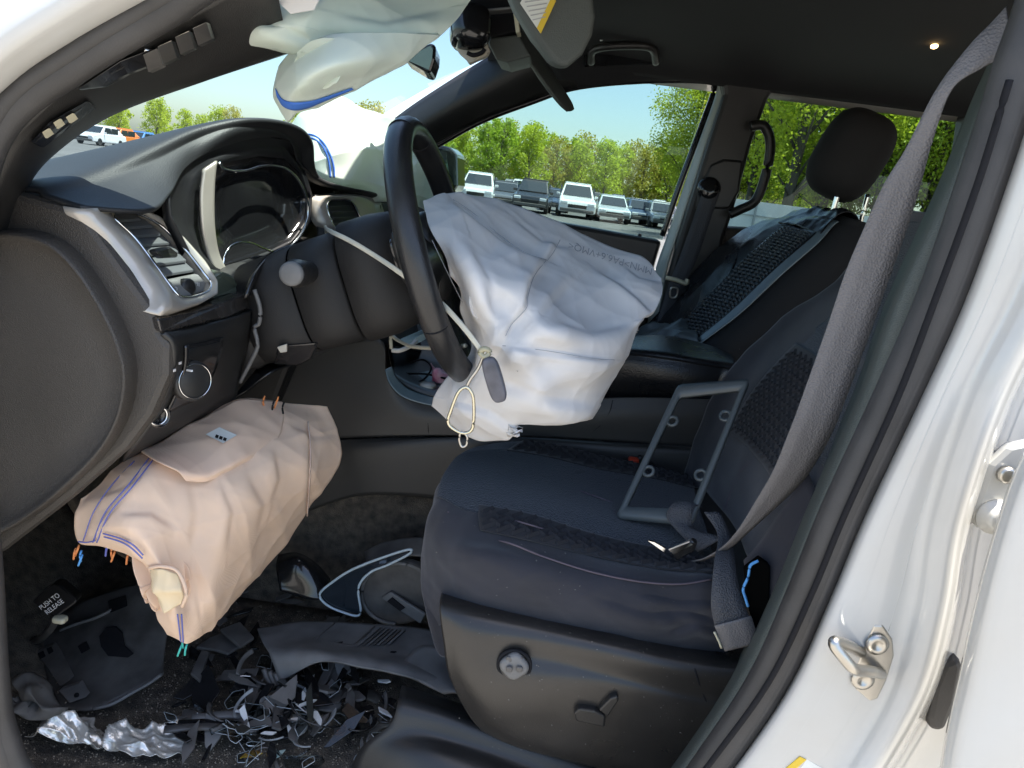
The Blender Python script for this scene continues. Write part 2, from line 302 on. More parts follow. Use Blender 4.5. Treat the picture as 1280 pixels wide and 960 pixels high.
# ---- parked cars
CARG = mat('car_glass', (.02, .028, .035), .08, coat=.5); TYRE = mat('tyre', (.02, .02, .02), .8); LIGHT = mat('headlamp', (.75, .78, .8), .12, coat=1)
def car_meshes(kind):
    L, Wd, H = dict(sedan=(4.6, 1.8, 1.45), suv=(4.7, 1.9, 1.75), truck=(5.2, 2.0, 1.85))[kind]
    bel = .62*H; prof = [(-L/2, .3), (-L/2, .62*bel), (-L/2+.08, .8*bel), (-L*.24, bel*.98), (L*.3, bel), (L/2-.05, bel*.96), (L/2, .6*bel), (L/2, .3)]
    cab = [(-L*.24, bel*.97), (-L*.08, H*.97), (L*.02, H), (L*.25, H*.98), (L*(.36 if kind == 'sedan' else .44), bel*.99)]
    if kind == 'truck': cab[-2:] = [(L*.1, H*.98), (L*.15, bel)]
    def ext(p, w0, w1, zt):
        V = []; n = len(p)
        for s in (-1, 1):
            for y, z in p: V.append((s*(w0 if z < zt else w1)/2, y, z))
        return V, [tuple(range(n))[::-1], tuple(range(n, 2*n))]+[(i, (i+1) % n, (i+1) % n+n, i+n) for i in range(n)]
    return L, Wd, H, bel, ext(prof, Wd, Wd*.96, .9*bel), ext(cab, Wd*.93, Wd*.72, H*.9)
def parked(kind, u, v, col, label, rz=0., name='parked_car'):
    p = PZ(u, v, 0); L, Wd, H, bel, (bv, bf), (cv, cf) = car_meshes(kind); t = T(name, label, 'car', (p[0], p[1]+L/2, 0)); t.rotation_euler.z = rz; b0 = WL[t.name]
    pm = mat('paint_%.2f_%.2f_%.2f' % col, col, .25, coat=.8)
    def M_(n, V, Fc, m, bev): o = mk(n, np.array(V)+b0, Fc, m, t, False, bev, seg=3); return o
    M_('body', bv, bf, pm, .09); M_('cabin', cv, cf, pm, .06); wz, wt = bel*1.02, H*.93; y0, y1 = -L*.235, -L*.095
    M_('windshield', [(-Wd*.40, y0-.02, wz), (Wd*.40, y0-.02, wz), (Wd*.335, y1-.02, wt), (-Wd*.335, y1-.02, wt), (-Wd*.40, y0+.04, wz), (Wd*.40, y0+.04, wz), (Wd*.335, y1+.04, wt), (-Wd*.335, y1+.04, wt)], [(0, 1, 2, 3), (4, 7, 6, 5), (0, 4, 5, 1), (2, 6, 7, 3), (1, 5, 6, 2), (0, 3, 7, 4)], CARG, 0)
    for s in (-1, 1):
        for ya, yb in ((-L*.13, L*.03), (L*.05, L*(.12 if kind == 'truck' else .25))): M_('side_window', [(s*x, y, z) for x in (Wd*.43, Wd*.475) for y, z in ((ya-.1, bel*1.03), (yb, bel*1.03), (yb, H*.9), (ya+.12, H*.9))], [(0, 1, 2, 3), (4, 7, 6, 5), (0, 4, 5, 1), (1, 5, 6, 2), (2, 6, 7, 3), (3, 7, 4, 0)], CARG, 0)
    M_('roof', [(x*.99, y, z) for x in (-Wd*.36, Wd*.36) for y in (-L*.07, L*(.08 if kind == 'truck' else .25)) for z in (H*.965, H*1.01)], [(0, 1, 3, 2), (4, 6, 7, 5), (0, 4, 5, 1), (2, 3, 7, 6), (0, 2, 6, 4), (1, 5, 7, 3)], pm, .02)
    for s in (-1, 1):
        box('headlight', b0+np.array([s*Wd*.36, -L/2+.02, bel*.68]), (.36, .12, .15), LIGHT, t, .03)
        for y in (-L*.31, L*.3): lathe('wheel', b0+np.array([s*(Wd/2-.1), y, .33]), (s, 0, 0), [(.33, -.1), (.33, .1), (.22, .12), (.2, .1), (.04, .11)], TYRE, t, 18)
    box('grille', b0+np.array([0, -L/2-.005, bel*.55]), (Wd*.5, .05, .18), TYRE, t, .02); box('bumper', b0+np.array([0, -L/2-.02, .42]), (Wd*.9, .1, .16), DARKP, t, .03)
    for s in (-1, 1): box('side_mirror', b0+np.array([s*(Wd/2+.06), -L*.17, bel*1.03]), (.2, .1, .14), pm, t, .03)
cw = (.72, .73, .74); ck = (.02, .022, .026); cg = (.28, .30, .32); cb = (.05, .08, .14)
for kind, u, v, col, lab in [('suv', 590, 256, cw, 'white SUV parked beside a dark car, partly behind the white airbag'), ('sedan', 625, 260, (.10, .11, .13), 'dark grey sedan parked right next to the white SUV at the row end'), ('suv', 662, 266, ck, 'black SUV parked between two other dark cars'), ('sedan', 692, 265, cb, 'dark blue sedan parked beside the white pickup'), ('truck', 717, 273, cw, 'white pickup truck parked in the front row of the lot'),
      ('sedan', 764, 279, (.5, .55, .58), 'pale silver sedan parked beside the white pickup'), ('sedan', 800, 282, cb, 'navy sedan parked beside the pale silver sedan'), ('sedan', 829, 287, cg, 'grey sedan parked at the end by the window frame'),
      ('truck', 648, 251, cw, 'white van roof standing out behind the black SUVs'), ('suv', 742, 258, ck, 'black car behind the white pickup'), ('sedan', 783, 262, cg, 'grey car in the back row behind the silver sedan'), ('sedan', 812, 266, ck, 'black sedan in the back row under the tall tree'),
      ('sedan', 600, 247, ck, 'dark sedan in the back row behind the white SUV'), ('suv', 636, 249, cg, 'grey SUV in the back row between the black SUVs'), ('sedan', 676, 255, cb, 'blue sedan in the back row beside the black SUV'), ('sedan', 704, 256, cg, 'grey sedan just behind the white pickup cab'), ('suv', 730, 256, cw, 'white SUV in the far back row'), ('sedan', 757, 259, ck, 'black sedan in the far back row'), ('suv', 772, 263, cb, 'dark blue SUV right behind the silver sedan'), ('sedan', 797, 264, cw, 'white sedan in the back row below the tall tree'), ('suv', 824, 270, cg, 'grey SUV in the back row by the window frame'),
      ('suv', 128, 182, (.7, .2, .03), 'orange vehicle far off through the windshield corner'), ('suv', 160, 184, (.08, .22, .5), 'blue vehicle far off beside the orange one'), ('suv', 205, 188, cw, 'white vehicle far off through the windshield'), ('suv', 104, 180, cw, 'white vehicle far off left beside the orange one')]: parked(kind, u, v, col, lab, r.uniform(-.12, .12))
# ================================================================== the car's shell
car = T('car', 'white SUV with crash-deployed airbags, seen through its open driver doorway', 'car', (.3, .78, 0))
bv = [-60, 100, 230, 372, 497, 643, 746, 849, 939, 1060]; bw = [1345, 1300, 1258, 1207, 1151, 1082, 1039, 992, 933, 840]; bcr = [1432, 1400, 1362, 1302, 1240, 1192, 1174, 1146, 1098, 1020]
loft('b_pillar', [[(a-6, v, .05), (a+2, v, .022), (a+14, v, .004), (a*.6+c*.4, v, 0), (c-38, v+4, 0), (c-16, v+6, -.012), (c+2, v+8, -.018), (c+16, v+10, -.006), (c+26, v+11, .03), (c+60, v+12, .045), (c+150, v+14, .05)] for v, a, c in zip(bv, bw, bcr)], WHITE, car, 60, 50, .004)
seal_c = [(u-30, v, .03) for u, v in zip(bw, bv)]
loop_ = [(700, 1140, .03), (380, 1120, .03), (150, 1050, .03), (40, 985, .03), (2, 915, .03), (-10, 840, .03), (-18, 700, .03), (-30, 520, .03), (-32, 380, .03), (-28, 240, .03), (8, 146, .03), (95, 80, .03), (200, 16, .03), (318, -52, .03), (640, -170, .03), (1000, -230, .03), (1250, -180, .03)]
tube('door_seal', seal_c+loop_, [.021]*11+[.018]*5+[.0155]*9+[.021]*2, RUB, car, 260, 12, True, (1, .8), (0, 1, 0))
tube('seal_lip', [(u-17, v, .022) for u, v in zip(bw, bv)]+[(a*1.0, b+(18 if b > 800 else -16), .022) for a, b, c in loop_], .0085, RUB, car, 260, 8, True, (1, 1), (0, 1, 0))
# A-pillar outside and sill outside
loft('a_pillar', [[(-70, 300, .04), (-45, 190, .04), (20, 115, .04), (100, 60, .04), (200, 5, .04), (340, -75, .04), (640, -200, .04)], [(-90, 280, .0), (-60, 160, .0), (5, 88, .0), (85, 33, .0), (185, -22, .0), (330, -100, .0), (640, -225, .0)], [(-130, 220, -.01), (-100, 110, -.01), (-30, 45, -.01), (55, -12, -.01), (160, -65, -.01), (310, -150, -.01), (640, -270, -.01)], [(-260, 60, .06), (-220, -40, .06), (-130, -90, .06), (-40, -130, .06), (80, -180, .06), (270, -260, .06), (640, -380, .06)]], WHITE, car, 16, 40, .004)
loft('outer_sill', [[(-60, 900, .03), (-30, 985, .03), (40, 1040, .03), (160, 1100, .03), (400, 1170, .03), (700, 1190, .03), (840, 1100, .03)], [(-100, 920, .0), (-70, 1010, .0), (10, 1080, .0), (140, 1150, .0), (400, 1220, .0), (720, 1240, .0), (900, 1120, .0)], [(-160, 1000, 0), (-120, 1100, .0), (-40, 1180, .0), (110, 1260, .0), (400, 1340, .0), (740, 1360, .0), (960, 1200, .0)]], WHITE, car, 12, 40, .004)
# near A-pillar inner trim
SA, _ = loft('a_pillar_trim', [[(-60, 300, .05), (-30, 225, .05), (22, 160, .05), (105, 88, .05), (215, 25, .05), (340, -45, .06)], [(-30, 300, .06), (0, 238, .065), (45, 172, .07), (125, 108, .075), (235, 52, .08), (350, 8, .09)], [(8, 300, .12), (28, 236, .12), (64, 190, .125), (136, 141, .13), (250, 97, .14), (360, 60, .15)], [(10, 290, .16), (32, 228, .16), (70, 182, .165), (142, 133, .17), (256, 92, .18), (364, 57, .19)]], PL, car, 14, 50, .006)
for i, (u, v) in enumerate([(204, 66), (226, 54), (248, 43), (186, 76)]):
    slab('metal_rib', [SA.on(u-8, v-8, .016), SA.on(u+10, v-16, .016), SA.on(u+17, v+6, .016), SA.on(u-1, v+14, .016)], (0, .008, 0), STEEL if i < 3 else DARKP, car, .001)
slab('torn_slot', [SA.on(a, b, .013) for a, b in ((96, 112), (150, 76), (192, 60), (196, 78), (160, 92), (128, 108))], (0, .006, 0), SHINY, car, .001)
slab('torn_slot', [SA.on(a, b, .013) for a, b in ((38, 178), (62, 152), (108, 126), (116, 134), (72, 166), (50, 184))], (0, .006, 0), SHINY, car, .001)
for u, v in ((52, 165), (66, 153), (82, 146)): slab('clip', [SA.on(u, v, .018), SA.on(u+8, v-5, .018), SA.on(u+13, v+2, .018), SA.on(u+4, v+8, .018)], (0, .004, 0), BEIGE, car, .001)
tube('clip', [SA.on(180, 62, .008), SA.on(190, 66, .01), SA.on(193, 78, .008)], .002, CHR, car)
# windshield, its lower shelf, bonnet
wsb, wst = (-.88, 1.19), (-.25, 1.655)
loft('windshield', [[W((wsb[0]+(wst[0]-wsb[0])*k-.10*math.sin(math.pi*q), .12+(1.36)*q+(.04 if q < .5 else -.04)*k, wsb[1]+(wst[1]-wsb[1])*k+.03*math.sin(math.pi*k))) for q in np.linspace(0, 1, 7)] for k in np.linspace(0, 1, 5)], WSG, car, 20, 24, 0)
box('windshield_header', (-.25, .8, 1.69), (.08, 1.3, .05), LINER, car, .01)
loft('bonnet', [[W((-2.1, .05, .98)), W((-2.15, .8, 1.05)), W((-2.1, 1.5, .98))], [W((-1.6, .0, 1.08)), W((-1.65, .8, 1.13)), W((-1.6, 1.55, 1.08))], [W((-1.12, .02, 1.13)), W((-1.2, .8, 1.17)), W((-1.12, 1.53, 1.13))]], WHITE, car, 14, 14, .01)
slab('cowl', [W((-1.3, -.02, 1.10)), W((-.80, .05, 1.165)), W((-.80, 1.55, 1.165)), W((-1.3, 1.6, 1.10))], (0, 0, -.03), PL, car, .004); slab('front_wing', [W((-2.1, -.03, .5)), W((-.80, -.03, .5)), W((-.80, -.03, 1.15)), W((-1.3, -.03, 1.1)), W((-2.1, -.03, .98))], (0, .08, 0), WHITE, car, .01)  # unseen cowl added to stop sun leaking behind the dash into the footwell
# roof lining
loft('roof_lining', [[W((x, y, z-.02*max(0, x-.9)-.05*max(0, -.05-x))) for y, z in ((.03, 1.60), (.10, 1.655), (.3, 1.70), (.75, 1.73), (1.2, 1.705), (1.38, 1.68), (1.45, 1.645))] for x in (-.27, 0, .5, 1, 1.6, 2.4)], LINER, car, 24, 30, .01)

loft('roof', [[W((x, y, z)) for y, z in ((-.0, 1.64), (.15, 1.73), (.78, 1.78), (1.4, 1.73), (1.54, 1.64))] for x in (-.28, .3, 1, 2.5)], WHITE, car, 10, 16, .004)
mk('tailgate', [(2.45, .1, .5), (2.45, 1.46, .5), (2.3, 1.46, 1.7), (2.3, .1, 1.7)], [(0, 1, 2, 3)], PL, car, False, solid=.03)
# far side
def far(l, y=1.49): return [(u, v, y) for u, v in l]
loft('far_a_pillar', [[(420, 240, 1.46), (470, 172, 1.46), (505, 141, 1.46), (560, 104, 1.46), (615, 70, 1.45), (680, 35, 1.42)], [(440, 245, 1.42), (490, 190, 1.42), (522, 158, 1.42), (580, 122, 1.42), (640, 90, 1.42), (700, 62, 1.40)], [(470, 252, 1.47), (515, 205, 1.47), (546, 178, 1.47), (610, 145, 1.47), (670, 123, 1.47), (722, 107, 1.46)]], PL, car, 12, 30, .01)
loft('far_roof_rail', [[(660, 55, 1.37), (760, 42, 1.33), (900, 48, 1.33), (1000, 62, 1.33), (1120, 78, 1.33), (1260, 100, 1.33)], [(690, 85, 1.42), (770, 75, 1.41), (890, 78, 1.41), (980, 92, 1.41), (1110, 105, 1.41), (1260, 122, 1.41)], [(700, 113, 1.47), (790, 101, 1.47), (885, 99, 1.47), (965, 111, 1.47), (1100, 119, 1.47), (1260, 140, 1.47)]], LINER, car, 12, 30, .012)
fd = slab('far_front_door', far([(440, 235), (560, 255), (640, 268), (740, 285), (828, 301), (815, 345), (800, 560), (430, 560)], 1.50), (0, .09, 0), PL, car, .012)
slab('door_armrest', far([(560, 330), (700, 345), (800, 365), (800, 400), (560, 370)], 1.42), (0, .08, 0), PLG, fd, .012)
lathe('lock_pin', P(798, 303, 1.53), (0, -.2, 1), [(.006, -.01), (.006, .022), (.004, .026)], PL, fd, 10)
tube('window_frame', far([(540, 185), (600, 152), (665, 127), (720, 109), (800, 101), (880, 101), (893, 110), (880, 150), (850, 230), (828, 295)], 1.52), .009, SHINY, fd, 70)
slab('window_pane', far([(520, 205), (600, 150), (720, 108), (800, 100), (888, 101), (828, 300), (640, 270), (480, 245)], 1.545), (0, .004, 0), PANE, fd, 0)
loft('door_edge', [[(889, 98, 1.49), (897, 112, 1.49), (870, 190, 1.49), (838, 285, 1.49), (818, 345, 1.49), (808, 420, 1.49)], [(900, 100, 1.47), (904, 116, 1.47), (880, 192, 1.47), (850, 285, 1.47), (832, 345, 1.47), (825, 420, 1.47)]], mat('painted_edge', (.42, .48, .45), .3, coat=.4), car, 4, 40, .006)
bp = slab('far_b_pillar', far([(902, 96), (975, 100), (960, 125), (940, 180), (918, 262), (905, 300), (895, 440), (815, 440), (835, 345), (852, 285), (880, 195), (905, 118)], 1.44), (0, .09, 0), PL, car, .012)
slab('belt_guide', far([(888, 205), (905, 198), (930, 200), (925, 240), (912, 262), (868, 262), (872, 240)], 1.435), (0, .03, 0), PL, bp, .008)
lathe('belt_ring', P(886, 236, 1.42), (0, -1, .2), [(.03, -.01), (.032, .004), (.024, .014), (.01, .016)], SHINY, bp, 20)
tube('grab_handle', far([(938, 158), (955, 158), (963, 180), (958, 215), (945, 250), (925, 262), (912, 268)], 1.40), .013, PL, bp, 40)
slab('far_rear_door', far([(903, 283), (980, 287), (1160, 300), (1300, 315), (1300, 560), (895, 560)], 1.50), (0, .09, 0), PLG, car, .012)
slab('rear_window_pane', far([(955, 108), (1100, 118), (1270, 138), (1300, 315), (1000, 290), (905, 285)], 1.545), (0, .004, 0), PANE, car, 0)
slab('far_c_pillar', far([(1216, 130), (1320, 140), (1330, 320), (1175, 310), (1205, 200)], 1.46), (0, .09, 0), PL, car, .02)
slab('body_side_panel', [W((x, 1.60, z)) for x, z in ((-1.1, .35), (2.4, .35), (2.4, 1.16), (-1.1, 1.1))], (0, .03, 0), WHITE, car, .01)
sm = T('far_door_mirror', 'black door mirror outside the far window', 'mirror', P(562, 240, 1.72))
slab('mirror_housing', [(540, 178, 1.70), (562, 184, 1.70), (571, 192, 1.70), (572, 232, 1.70), (566, 242, 1.70), (540, 240, 1.70)], (0, .18, 0), SHINY, sm, .012); slab('mirror_glass', [(542, 185, 1.695), (558, 190, 1.695), (563, 235, 1.695), (543, 236, 1.695)], (0, .004, 0), CHR, sm, 0)
# roof grab handle, hook, lamp
tube('roof_grab_handle', [(739, 78, 1.36), (741, 64, 1.32), (760, 58, 1.29), (800, 57, 1.29), (816, 62, 1.31), (820, 78, 1.36)], .010, PL, car, 40)
slab('handle_recess', [(730, 60, 1.375), (760, 50, 1.365), (830, 52, 1.365), (838, 80, 1.40), (730, 84, 1.40)], (0, .01, .002), SHINY, car, .004)
slab('coat_hook', [(749, 45, 1.30), (768, 42, 1.30), (768, 47, 1.30), (750, 51, 1.30)], (0, .01, 0), WPL, car, .002)
lathe('dome_lamp', P(1168, 57, 1.05), (0, -.3, -1), [(.007, 0), (.007, .003), (.004, .005)], LAMP, car, 14)
# near B-pillar trim, floor, sill trim
ti = [1322, 1243, 1190, 1126, 1081, 1018, 976, 925, 866, 780]
loft('b_pillar_trim', [[(a-14, v, .20), (a-4, v, .10), (a+1, v, .066), (a+10, v, .058), (b-42, v, .05), (b-36, v, .035)] for v, a, b in zip(bv, ti, bw)], TRIMG, car, 60, 18, .005)
loft('carpet', [[W((x, y, z)) for y in (.06, .2, .4, .62)] for x, z in ((.6, .435), (.1, .435), (-.3, .435), (-.55, .43), (-.75, .455), (-.93, .60), (-1.0, 1.0))], CARP, car, 50, 24, .01)
mk('tunnel_wall', [(.6, .63, .42), (-1.0, .63, .42), (-1.0, .70, 1.0), (.6, .70, .80)], [(0, 1, 2, 3)], CARP, car, False, solid=.01)
mk('rear_floor', [(.6, .05, .46), (2.4, .05, .5), (2.4, 1.5, .5), (.6, 1.5, .46)], [(0, 1, 2, 3)], CARP, car, False, solid=.01)
mk('far_floor', [(.6, .7, .44), (-.9, .7, .44), (-.9, 1.5, .44), (.6, 1.5, .44)], [(0, 1, 2, 3)], CARP, car, False, solid=.01)
mk('fire_wall', [(-1.01, .06, .44), (-1.01, 1.5, .44), (-1.01, 1.5, 1.15), (-1.01, .06, 1.15)], [(0, 1, 2, 3)], CARP, car, False, solid=.01)
mk('kick_panel', [(-.66, .075, .5), (-1.0, .075, .5), (-1.0, .075, .92), (-.66, .075, .92)], [(0, 1, 2, 3)], PL, car, False, solid=.01)
loft('sill_trim', [[(502, 858, .24), (560, 876, .24), (650, 905, .24), (760, 945, .24), (900, 1010, .24)], [(498, 875, .185), (560, 893, .18), (650, 925, .18), (760, 965, .18), (900, 1030, .18)], [(488, 905, .165), (555, 925, .16), (650, 955, .16), (760, 1000, .16), (900, 1060, .16)], [(452, 935, .16), (540, 945, .13), (650, 985, .13), (760, 1030, .13), (900, 1090, .13)], [(430, 985, .15), (530, 1000, .10), (650, 1040, .10), (760, 1080, .10), (900, 1130, .10)]], PL, car, 24, 30, .004)
for k in range(3): tube('seat_rail', [(508+k*3, 866+k*7, .25-k*.006), (545, 878+k*7, .25-k*.006), (582, 892+k*7, .25-k*.006)], .0025, STEEL if k == 1 else SHINY, car)
# striker on the B-pillar
sp = slab('striker_plate', [(1069, 838, -.003), (1084, 800, -.003), (1093, 782, -.003), (1104, 782, -.003), (1116, 800, -.003), (1118, 820, -.003), (1108, 852, -.003), (1097, 874, -.003), (1088, 877, -.003), (1070, 862, -.003)], (0, .006, 0), STEEL, car, .0015)
for u, v in ((1096, 805), (1078, 849)): lathe('bolt', P(u, v, -.004), (0, -1, 0), [(.011, 0), (.011, .002), (.007, .004), (.005, .003), (.002, .001)], STEEL, sp, 16)
tube('striker_loop', [(1076, 815, -.003), (1062, 808, -.02), (1045, 802, -.036), (1044, 808, -.04), (1056, 824, -.043), (1066, 835, -.042), (1074, 838, -.034), (1092, 840, -.018), (1101, 842, -.003)], .0055, STEEL, sp, 60, 12)
hg = slab('hinge_bracket', [(1222, 620, .005), (1236, 580, .005), (1262, 556, .005), (1300, 548, .005), (1300, 640, .005), (1262, 668, .005), (1224, 664, .005), (1212, 645, .005)], (0, .012, 0), WHITE, car, .006)
lathe('hinge_bolt', P(1243, 645, .003), (0, -1, 0), [(.017, 0), (.017, .003), (.011, .005), (.011, .011), (.008, .013)], WHITE, hg, 20); lathe('hinge_bolt', P(1256, 592, .003), (0, -1, 0), [(.008, 0), (.008, .005), (.005, .007)], STEEL, hg, 14)
slab('rubber_plug', [(1160, 898, .02), (1168, 858, .02), (1180, 830, .02), (1200, 822, .02), (1205, 835, .02), (1196, 880, .02), (1182, 915, .02), (1164, 915, .02)], (0, .02, 0), RUB, car, .006)
loft('rear_door', [[(1300, 540, -.05), (1268, 602, -.05), (1240, 690, -.05), (1222, 760, -.05), (1204, 840, -.05), (1186, 920, -.05), (1168, 1030, -.05)], [(1306, 545, -.075), (1276, 606, -.075), (1248, 692, -.075), (1230, 762, -.075), (1212, 843, -.075), (1194, 924, -.075), (1177, 1034, -.075)], [(1345, 555, -.082), (1315, 618, -.082), (1290, 700, -.082), (1275, 770, -.082), (1260, 850, -.082), (1245, 930, -.082), (1230, 1040, -.082)], [(1600, 570, -.085), (1580, 630, -.085), (1560, 710, -.085), (1550, 780, -.085), (1540, 860, -.085), (1530, 940, -.085), (1520, 1050, -.085)]], WHITE, car, 16, 40, .006)
lb = slab('door_label', [(978, 962, -.002), (1000, 944, -.002), (1030, 962, -.002), (1010, 985, -.002)], (0, .001, 0), PAPER, car, 0); slab('yellow_band', [(982, 961, -.0032), (1000, 946, -.0032), (1008, 950, -.0032), (988, 967, -.0032)], (0, .0008, 0), YEL, lb, 0)
for k, o_ in enumerate((.30, .62)): tube('seam_line', [(a*(1-o_)+c*o_, v, -.0005) for v, a, c in zip(bv, bw, bcr)][2:], .0011, mat('sealer', (.5, .5, .47), .5), car, 60, 6)
loft('hinge_pillar', [[W((x0+.01, .035, z)), W((x0-.012, .006, z)), W((x0-.05, .0, z)), W((x0-.12, .0, z)), W((x0-.20, -.005, z))] for x0, z in ((-.55, 1.27), (-.60, 1.2), (-.645, 1.05), (-.655, .9), (-.66, .7), (-.655, .58), (-.62, .50), (-.55, .44))], WHITE, car, 40, 16, .004)
tube('seal_groove', [(u, v, .0105) for u, v in ((1262, 100), (1222, 230), (1170, 372), (1122, 497), (1056, 643), (1013, 746), (963, 849), (899, 939), (805, 1060))], .0030, INK, car, 80, 8)
# ================================================================== dashboard
da = T('dashboard', 'black dashboard with silver vent frames and hooded instrument cluster', 'dashboard', (-.6, .6, .85))
SD, _ = loft('dash_top', [[W((-.90, .12, 1.17)), W((-.92, .2, 1.18)), W((-.93, .3, 1.18)), W((-.94, .38, 1.18)), W((-.95, .45, 1.18)), W((-.95, .55, 1.18)), W((-.95, .64, 1.18)), W((-.95, .7, 1.18)), W((-.95, .95, 1.18)), W((-.94, 1.2, 1.18)), W((-.9, 1.47, 1.17))],
 [W((-.74, .115, 1.21)), W((-.75, .2, 1.225)), W((-.75, .3, 1.25)), W((-.74, .38, 1.26)), W((-.74, .45, 1.27)), W((-.74, .55, 1.26)), W((-.74, .64, 1.235)), W((-.74, .7, 1.215)), W((-.74, .95, 1.215)), W((-.74, 1.2, 1.215)), W((-.74, 1.47, 1.20))],
 [(25, 238, .12), (98, 214, .2), (178, 181, .3), (235, 161, .38), (290, 152, .45), (345, 158, .54), (374, 178, .61), (384, 222, .67), W((-.50, .95, 1.245)), W((-.50, 1.2, 1.24)), W((-.52, 1.47, 1.22))],
 [(58, 248, .112), (128, 233, .18), (190, 206, .27), (243, 177, .36), (298, 160, .43), (346, 164, .52), (372, 183, .59), (388, 226, .65), (470, 243, .85), W((-.42, 1.2, 1.225)), W((-.45, 1.47, 1.2))],
 [(102, 260, .105), (186, 264, .17), (212, 243, .25), (230, 210, .32), (268, 186, .39), (322, 171, .48), (362, 177, .56), (380, 208, .61), (440, 246, .80), W((-.36, 1.2, 1.20)), W((-.40, 1.47, 1.18))]], DASH, da, 60, 90, .005)
# cluster well
rim = [(214, 272, .25), (211, 243, .25), (229, 211, .32), (267, 187, .39), (321, 172, .48), (361, 178, .56), (378, 206, .61), (390, 245, .63), (388, 280, .62), (368, 306, .58), (335, 326, .5), (296, 343, .42), (262, 345, .33), (238, 320, .28)]
inn = [(246, 285, .36), (246, 250, .36), (256, 220, .37), (280, 203, .41), (322, 195, .49), (355, 198, .56), (374, 215, .60), (384, 248, .63), (381, 276, .62), (364, 300, .58), (335, 314, .51), (303, 326, .44), (278, 335, .39), (256, 315, .37)]
rr_, ri_ = resample(pts(rim), 80), resample(pts(inn), 80); cw_ = rings('cluster_well', [rr_+np.array([.0, 0, .003]), rr_*.96+ri_*.04+np.array([-.01, 0, -.004]), rr_*.5+ri_*.5, ri_], mat('well_black', (.012, .012, .014), .5), da, solid=.003)
rings('cluster_face', [ri_, ri_+np.array([-.012, 0, 0]), ri_*.5+ri_.mean(0)*.5+np.array([-.012, 0, 0])], SHINY, cw_, cap=True)
loft('silver_band', [[(254, 212, .345), (250, 245, .34), (252, 285, .34), (259, 318, .35), (268, 340, .36)], [(270, 201, .365), (267, 235, .36), (267, 280, .36), (272, 315, .37), (282, 337, .38)]], SILV, cw_, 6, 26, .005)
Yc = lambda u: .37+(u-270)/116*.245
tube('chrome_trim', [(u, v, Yc(u)-.012) for u, v in ((274, 203), (279, 210), (292, 213), (308, 213), (325, 208), (342, 207), (358, 211), (372, 224), (383, 246), (385, 268), (378, 290), (364, 307), (346, 315), (330, 311), (314, 304), (300, 303), (288, 308), (281, 320), (279, 333))], .0022, CHR, cw_, 110, 8)
# left air vent
def Yv(u, v, a=.10): return a+.0024*max(0, ((u-98)*134-(v-261)*100)/167)
out = [(98, 261), (122, 258), (159, 259), (187, 268), (219, 294), (247, 324), (264, 352), (265, 371), (247, 382), (210, 394), (198, 395), (189, 375), (165, 339), (135, 302), (101, 270)]
hol = [(138, 268), (150, 266), (172, 268), (199, 283), (229, 313), (251, 341), (260, 354), (257, 364), (240, 371), (225, 372), (216, 366), (205, 352), (191, 332), (165, 298), (142, 276)]
O = np.array([P(u, v, Yv(u, v)) for u, v in out]); H = np.array([P(u, v, Yv(u, v)) for u, v in hol])
mid = O*.72+H*.28+np.array([.012, -.004, .004]); m2 = O*.3+H*.7+np.array([.010, 0, .003])
def sm_(a, n=90): q = np.concatenate([a[-2:], a, a[:3]]); return np.array([cr(q, 2+t) for t in np.linspace(0, len(a), n, endpoint=False)])
av = rings('air_vent', [resample(O, 90)+np.array([-.02, .004, 0]), resample(O, 90), resample(mid, 90), resample(m2, 90), resample(H, 90), resample(H, 90)+np.array([-.012, .004, -.002])], SILV, da)
tube('chrome_trim', [W(tuple(p+np.array([.004, -.001, .001]))) for p in H], .0022, CHR, av, 100, 8, True)
rings('vent_cavity', [sm_(H)+np.array([-.008, .003, -.001]), sm_(H)+np.array([-.06, .03, -.01])], SHINY, av, cap=True)
for (a, b), (c, d) in [((143, 275), (176, 273)), ((149, 284), (190, 282)), ((158, 295), (202, 292)), ((168, 306), (213, 303)), ((178, 318), (223, 314)), ((188, 331), (233, 325)), ((198, 344), (242, 337))]:
    p, q = P(a, b, Yv(a, b)+.004), P(c, d, Yv(c, d)-.002); e = np.array([-.022, .008, .012]); slab('slat', [p, q, q+np.array([0, 0, -.0035]), p+np.array([0, 0, -.0035])], e, mat('slat_plastic', (.11, .115, .12), .4), av, .0008)
slab('vent_tab', [P(185, 312, .16), P(203, 308, .20), P(214, 317, .215), P(212, 322, .215), P(195, 323, .17), P(186, 317, .16)], (.012, -.004, .002), PL, av, .003)
wp = slab('vent_control', [P(u, v, Yv(u, v)) for u, v in ((206, 352), (248, 343), (258, 354), (255, 364), (240, 370), (226, 371), (217, 366))], (-.008, .003, 0), GREYP, av, .002)
lathe('thumb_wheel', P(233, 359, Yv(233, 359)), (1, -.4, .2), [(.011, -.004), (.011, .004), (.008, .006)], PL, av, 20); text('printed_mark', '0', lambda x, y: P(220+x*900, 364-y*900, Yv(222, 362)-.003), .009, PRINT, av); text('printed_mark', 'III', lambda x, y: P(247+x*900, 358-y*900, Yv(247, 356)-.003), .008, PRINT, av)
